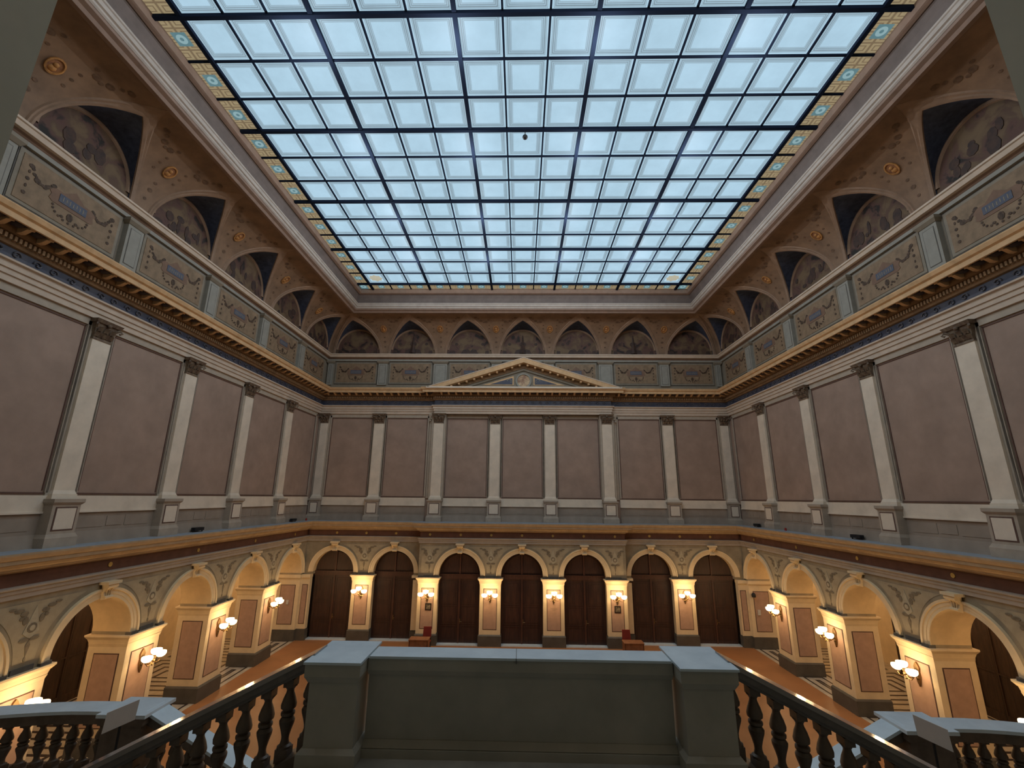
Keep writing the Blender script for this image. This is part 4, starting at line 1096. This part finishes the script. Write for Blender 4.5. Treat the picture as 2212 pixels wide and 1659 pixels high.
for s in (-1, 1):
    nm = 'left' if s < 0 else 'right'
    # --- upper flight going down sideways from the landing
    x0 = SX+s*2.38; zt = 5.905
    r = empty('stair_balustrade', (x0, 5.88, LZ), 0, cat='balustrade', label='dark stone balustrade sloping down to the %s from the foreground parapet' % nm)
    LX = 3.75
    P_ = lambda d, z: (s*d, 0, z-LZ-d*SL)
    b = MB(); slab_path(b, [P_(-.02, zt), P_(LX, zt)], .17, .17, -.055, 0); b.build('handrail_top', 'rail_top' if 'rail_top' in MATS else mat('rail_top', (.30, .27, .26, 1), rough=.12, spec=.8, noise=.08).name, r)
    b = MB(); slab_path(b, [P_(-.02, zt), P_(LX, zt)], .155, .155, -.125, -.055); slab_path(b, [P_(-.02, zt), P_(LX, zt)], .12, .12, -.165, -.125); b.build('handrail', 'rail_stone', r)
    b = MB(); slab_path(b, [P_(0, zt), P_(LX, zt)], .15, .15, -1.3, -.965); b.build('stringer', 'baluster_stone', r)
    pb = bal_mesh(.625).build('baluster', 'baluster_stone', None, smooth=35)
    balustrade_run(r, [P_(.05+.245*k, zt-.86) for k in range(15)], pb)
    st = MB()
    n = 11
    for k in range(n):
        xa = x0+s*(.33*k); xb = x0+s*(.33*(k+1)); z = LZ-.16*(k+1)
        st.box(min(xa, xb), max(xa, xb), 3.0, 5.98, z-.5, z)
    tag(st.build('stairs', 'stair_stone'), kind='structure').name = 'floor_steps'
    # --- lower landing
    b = MB(); xa, xb = SX+s*5.9, SX+s*9.6
    b.box(min(xa, xb), max(xa, xb), 2.2, 9.1, 2.6, 3.0); tag(b.build('floor_landing', 'stair_stone'), kind='structure')
    # --- balustrade of the lower landing: block, curved run outwards
    CZ = 4.07
    r = empty('landing_balustrade', (SX+s*6.7, 8.85, 3.0), 0, cat='balustrade', label='curved dark balustrade with pale top round the lower landing on the %s' % nm)
    b = MB(); b.box(-.34, .34, -.28, .28, -.4, .95); b.box(-.38, .38, -.32, .32, .9, 1.02); b.build('end_block', 'baluster_stone', r)
    b = MB(); b.box(-.42, .42, -.35, .35, 1.02, 1.075); b.build('block_top', 'marble_cap', r)
    arc = []
    for k in range(13):
        a = k/12
        arc.append((s*(.4+a*3.4), -.03-.02*a-.95*max(0, a-.12)**1.6, 1.07))
    b = MB(); slab_path(b, arc, .20, .20, -.05, 0); b.build('top_slab', 'marble_cap', r)
    b = MB(); slab_path(b, arc, .17, .17, -.20, -.05); b.build('rail_moulding', 'baluster_stone', r)
    b = MB(); slab_path(b, arc, .17, .17, -1.45, -.88); b.build('plinth', 'baluster_stone', r)
    pb = bal_mesh(.56).build('baluster', 'baluster_stone', None, smooth=35)
    ps = []
    for k in range(14):
        t = (k+.5)/14*12; i = int(t); f = t-i; A = Vector(arc[i]); B_ = Vector(arc[min(12, i+1)]); p = A+(B_-A)*f; ps.append((p.x, p.y, .25))
    balustrade_run(r, ps, pb)
    # --- return flight down towards the hall axis
    r = empty('stair_balustrade', (SX+s*6.36, 8.84, 3.0), 0, cat='balustrade', label='lower stair balustrade with pale top running down from the %s landing block' % nm)
    LX = 5.4; P2_ = lambda d, z: (-s*d, 0, z-3.0-d*SL)
    b = MB(); slab_path(b, [P2_(-.02, CZ), P2_(LX, CZ)], .20, .20, -.05, 0); b.build('top_slab', 'marble_cap', r)
    b = MB(); slab_path(b, [P2_(0, CZ), P2_(LX, CZ)], .17, .17, -.2, -.05); b.build('handrail', 'baluster_stone', r)
    b = MB(); slab_path(b, [P2_(0, CZ), P2_(LX, CZ)], .17, .17, -1.6, -.88); b.build('stringer', 'baluster_stone', r)
    balustrade_run(r, [P2_(.2+.25*k, CZ-.82) for k in range(21)], pb)
    st = MB()
    for k in range(16):
        xa = SX+s*(5.9-.33*k); xb = SX+s*(5.9-.33*(k+1)); z = 3.0-.16*(k+1)
        st.box(min(xa, xb), max(xa, xb), 6.4, 8.7, max(0, z-.5), z)
    tag(st.build('floor_steps', 'stair_stone'), kind='structure')
    # --- information board leaning at the block
    bo = empty('information_board', (SX+s*6.47, 8.22, 3.0), 0, cat='sign board', label='pale tilted information board on a thin stand beside the %s landing balustrade' % nm)
    b = MB(); b.add([(s*.15, -.14, .99), (-s*.13, .14, 1.08), (-s*.13, .17, 1.36), (s*.15, -.11, 1.27)], [(0, 1, 2, 3)]); o = b.build('board', 'board', bo)
    md = o.modifiers.new('t', 'SOLIDIFY'); md.thickness = .02; md.offset = 1
    b = MB(); b.tube([(0, .02, 0), (0, .02, 1.1)], .018, 8); b.lathe([(.0, .02), (.16, .02), (.16, 0), (.0, 0)], (0, .02, 0), 16); b.build('stand', 'black', bo)
b = MB(); b.box(SX-.9, SX+.9, 6.4, 9.0, 0, .42); tag(b.build('floor_stair_foot', 'stair_stone'), kind='structure')

# ================================================================== SMALL THINGS
for s, nm in ((-1, 'left'), (1, 'right')):
    r = empty('framed_picture', (s*5.17+(.08 if s < 0 else 0), YC-.03, 1.90), 0, cat='picture', label='small dark framed picture under the sconce on the %s projecting pier' % nm)
    b = MB()
    for x0, x1, z0, z1 in ((-.17, -.12, -.17, .17), (.12, .17, -.17, .17), (-.12, .12, .12, .17), (-.12, .12, -.17, -.12)): b.box(x0, x1, -.05, -.01, z0, z1)
    b.build('frame', 'frame_black', r)
    b = MB(); b.box(-.12, .12, -.035, -.01, -.12, .12); b.build('print', 'picture', r)
    dx = -5.17 if s < 0 else 5.57; cxh = -4.94 if s < 0 else 5.42
    r = empty('wooden_desk', (dx, 24.9, 0), 0, cat='desk', label='low brown wooden desk standing before the %s projecting pier' % nm)
    b = MB(); b.box(-.50, .50, -.3, .3, .71, .75); b.build('desk_top', 'desk_wood', r, bevel=.005)
    b = MB(); b.box(-.46, .46, -.27, -.25, .12, .71); b.build('front_panel', 'desk_wood', r)
    for sx in (-1, 1):
        b = MB(); b.box(sx*.46-.02, sx*.46+.02, -.27, .27, 0, .71); b.build('side_panel', 'desk_wood', r)
    r = empty('red_chair', (cxh, 25.45, 0), 0, cat='chair', label='dark chair with a red backrest behind the %s desk' % nm)
    b = MB(); b.box(-.22, .22, -.22, .22, .42, .48); b.build('seat', 'red_cloth', r, bevel=.01)
    b = MB(); b.add([(-.22, .19, .62), (.22, .19, .62), (.2, .25, 1.08), (-.2, .25, 1.08), (-.22, .24, .62), (.22, .24, .62), (.2, .29, 1.08), (-.2, .29, 1.08)], [(0, 1, 2, 3), (4, 7, 6, 5), (0, 4, 5, 1), (1, 5, 6, 2), (2, 6, 7, 3), (3, 7, 4, 0)]); b.build('backrest', 'red_cloth', r)
    for x, y in ((-.19, -.19), (.19, -.19), (-.19, .21), (.19, .21)):
        b = MB(); b.box(x-.018, x+.018, y-.018, y+.018, 0, .64 if y > 0 else .42); b.build('leg', 'black', r)
# two lines of small gilt lettering on the pier right of the middle door: too small to read, kept as strokes
b = MB(); rd_ = random.Random(2)
for row, (n, z) in enumerate(((9, 1.86), (4, 1.78))):
    for k in range(n):
        x = (k-(n-1)/2)*.042; b.box(x-.014, x-.007, -.054, -.045, z, z+.05)
        if k % 3 != 1: b.box(x-.014, x+.012, -.054, -.045, z+.043, z+.05)
        if k % 2: b.box(x+.006, x+.012, -.054, -.045, z, z+.05)
tag(b.build('pier_inscription', 'ornament', loc=(1.73, YC, 0)), label='two small lines of faint lettering on the pier right of the middle door', cat='lettering')
for s, y, nm, w in ((-1, 17.9, 'left ledge, the one nearer the viewer', .5), (-1, 25.4, 'left ledge, near the back corner', .45), (1, 17.95, 'right ledge, the one nearer the viewer', .5), (1, 25.3, 'right ledge, near the back corner', .45)):
    r = empty('floodlight', (s*12.62, y, 6.28), SIDE['left' if s < 0 else 'right'][1], cat='floodlight', label='small black floodlight on the '+nm, group='ledge floodlights')
    b = MB(); b.box(-w/2, w/2, -.09, .09, .05, .17); b.build('housing', 'black', r, bevel=.012)
    b = MB(); b.box(-w/2-.015, -w/2, -.02, .02, 0, .13); b.box(w/2, w/2+.015, -.02, .02, 0, .13); b.box(-w/2, w/2, -.03, .03, 0, .012); b.build('bracket', 'black', r)
for s, y in ((-1, 26.9), (1, 22.6)):
    b = MB(); b.lathe([(.0, 0), (.05, 0), (.05, .05), (.04, .12), (.0, .13)], (0, 0, 0), 12)
    tag(b.build('beacon_lamp', 'red_lamp', loc=(s*12.6, y, 6.28), smooth=40), label='tiny red lamp on the %s ledge' % ('left' if s < 0 else 'right'), cat='lamp')
b = MB(); b.box(-.06, .06, -.04, 0, -.11, .11); b.box(-.03, .03, -.05, -.04, -.04, .06)
tag(b.build('wall_box', 'white_plastic', loc=(-13.0, 26.67, 1.95), bevel=.004), label='small pale box on the corner pier beside the far left door', cat='switch box')
b = MB(); b.box(-.07, .07, -.05, 0, -.13, .13); b.box(-.03, .03, -.06, -.05, -.05, .05)
tag(b.build('wall_box', 'white_plastic', loc=(12.86, 26.67, 1.78), bevel=.004), label='small pale box on the corner pier beside the far right door', cat='switch box')
b = MB(); b.lathe([(.0, .12), (.06, .10), (.10, .04), (.11, 0), (.1, -.1), (.0, -.1)], (0, 0, 0), 14)
tag(b.build('alarm_bell', 'black', loc=(12.64, 26.60, 2.66), smooth=40), label='dark domed bell at the top of the panel by the far right door', cat='alarm bell')
b = MB(); b.box(-.12, .12, -.02, 0, -.05, .05)
tag(b.build('notice_plate', 'white_plastic', loc=(-17.32, 14.3, 3.0), rz=PI/2), label='small white notice on a dark bookcase in the left aisle', cat='notice')

# ================================================================== WORLD, CAMERA, RENDER
w = bpy.data.worlds.new('World'); bpy.context.scene.world = w; w.use_nodes = True
w.node_tree.nodes['Background'].inputs[0].default_value = (.4, .55, .7, 1); w.node_tree.nodes['Background'].inputs[1].default_value = .1
cd = bpy.data.cameras.new('camera'); cam = bpy.data.objects.new('camera', cd); C.objects.link(cam)
f, t, yaw, roll = 961.075, .2502, -.021, .0099
cd.sensor_width = 36; cd.lens = f/2212*36; cd.clip_start = .05; cd.clip_end = 200
fw = Vector((math.sin(yaw)*math.cos(t), math.cos(yaw)*math.cos(t), math.sin(t)))
rt = Vector((math.cos(yaw), -math.sin(yaw), 0)); up = rt.cross(fw)
# roll: image content turned clockwise by roll
r2 = rt*math.cos(roll)+up*math.sin(roll); u2_ = up*math.cos(roll)-rt*math.sin(roll)
cam.matrix_world = Matrix((r2, u2_, -fw)).transposed().to_4x4(); cam.location = (-.097, 0, 7.68)
sc = bpy.context.scene; sc.camera = cam
sc.view_settings.view_transform = 'Standard'; sc.view_settings.look = 'None'; sc.view_settings.gamma = 1; sc.view_settings.exposure = 0
sc.cycles.max_bounces = 6; sc.cycles.diffuse_bounces = 4; sc.cycles.glossy_bounces = 2; sc.cycles.transmission_bounces = 2
sc.cycles.use_denoising = True; sc.cycles.caustics_reflective = False; sc.cycles.sample_clamp_indirect = 4
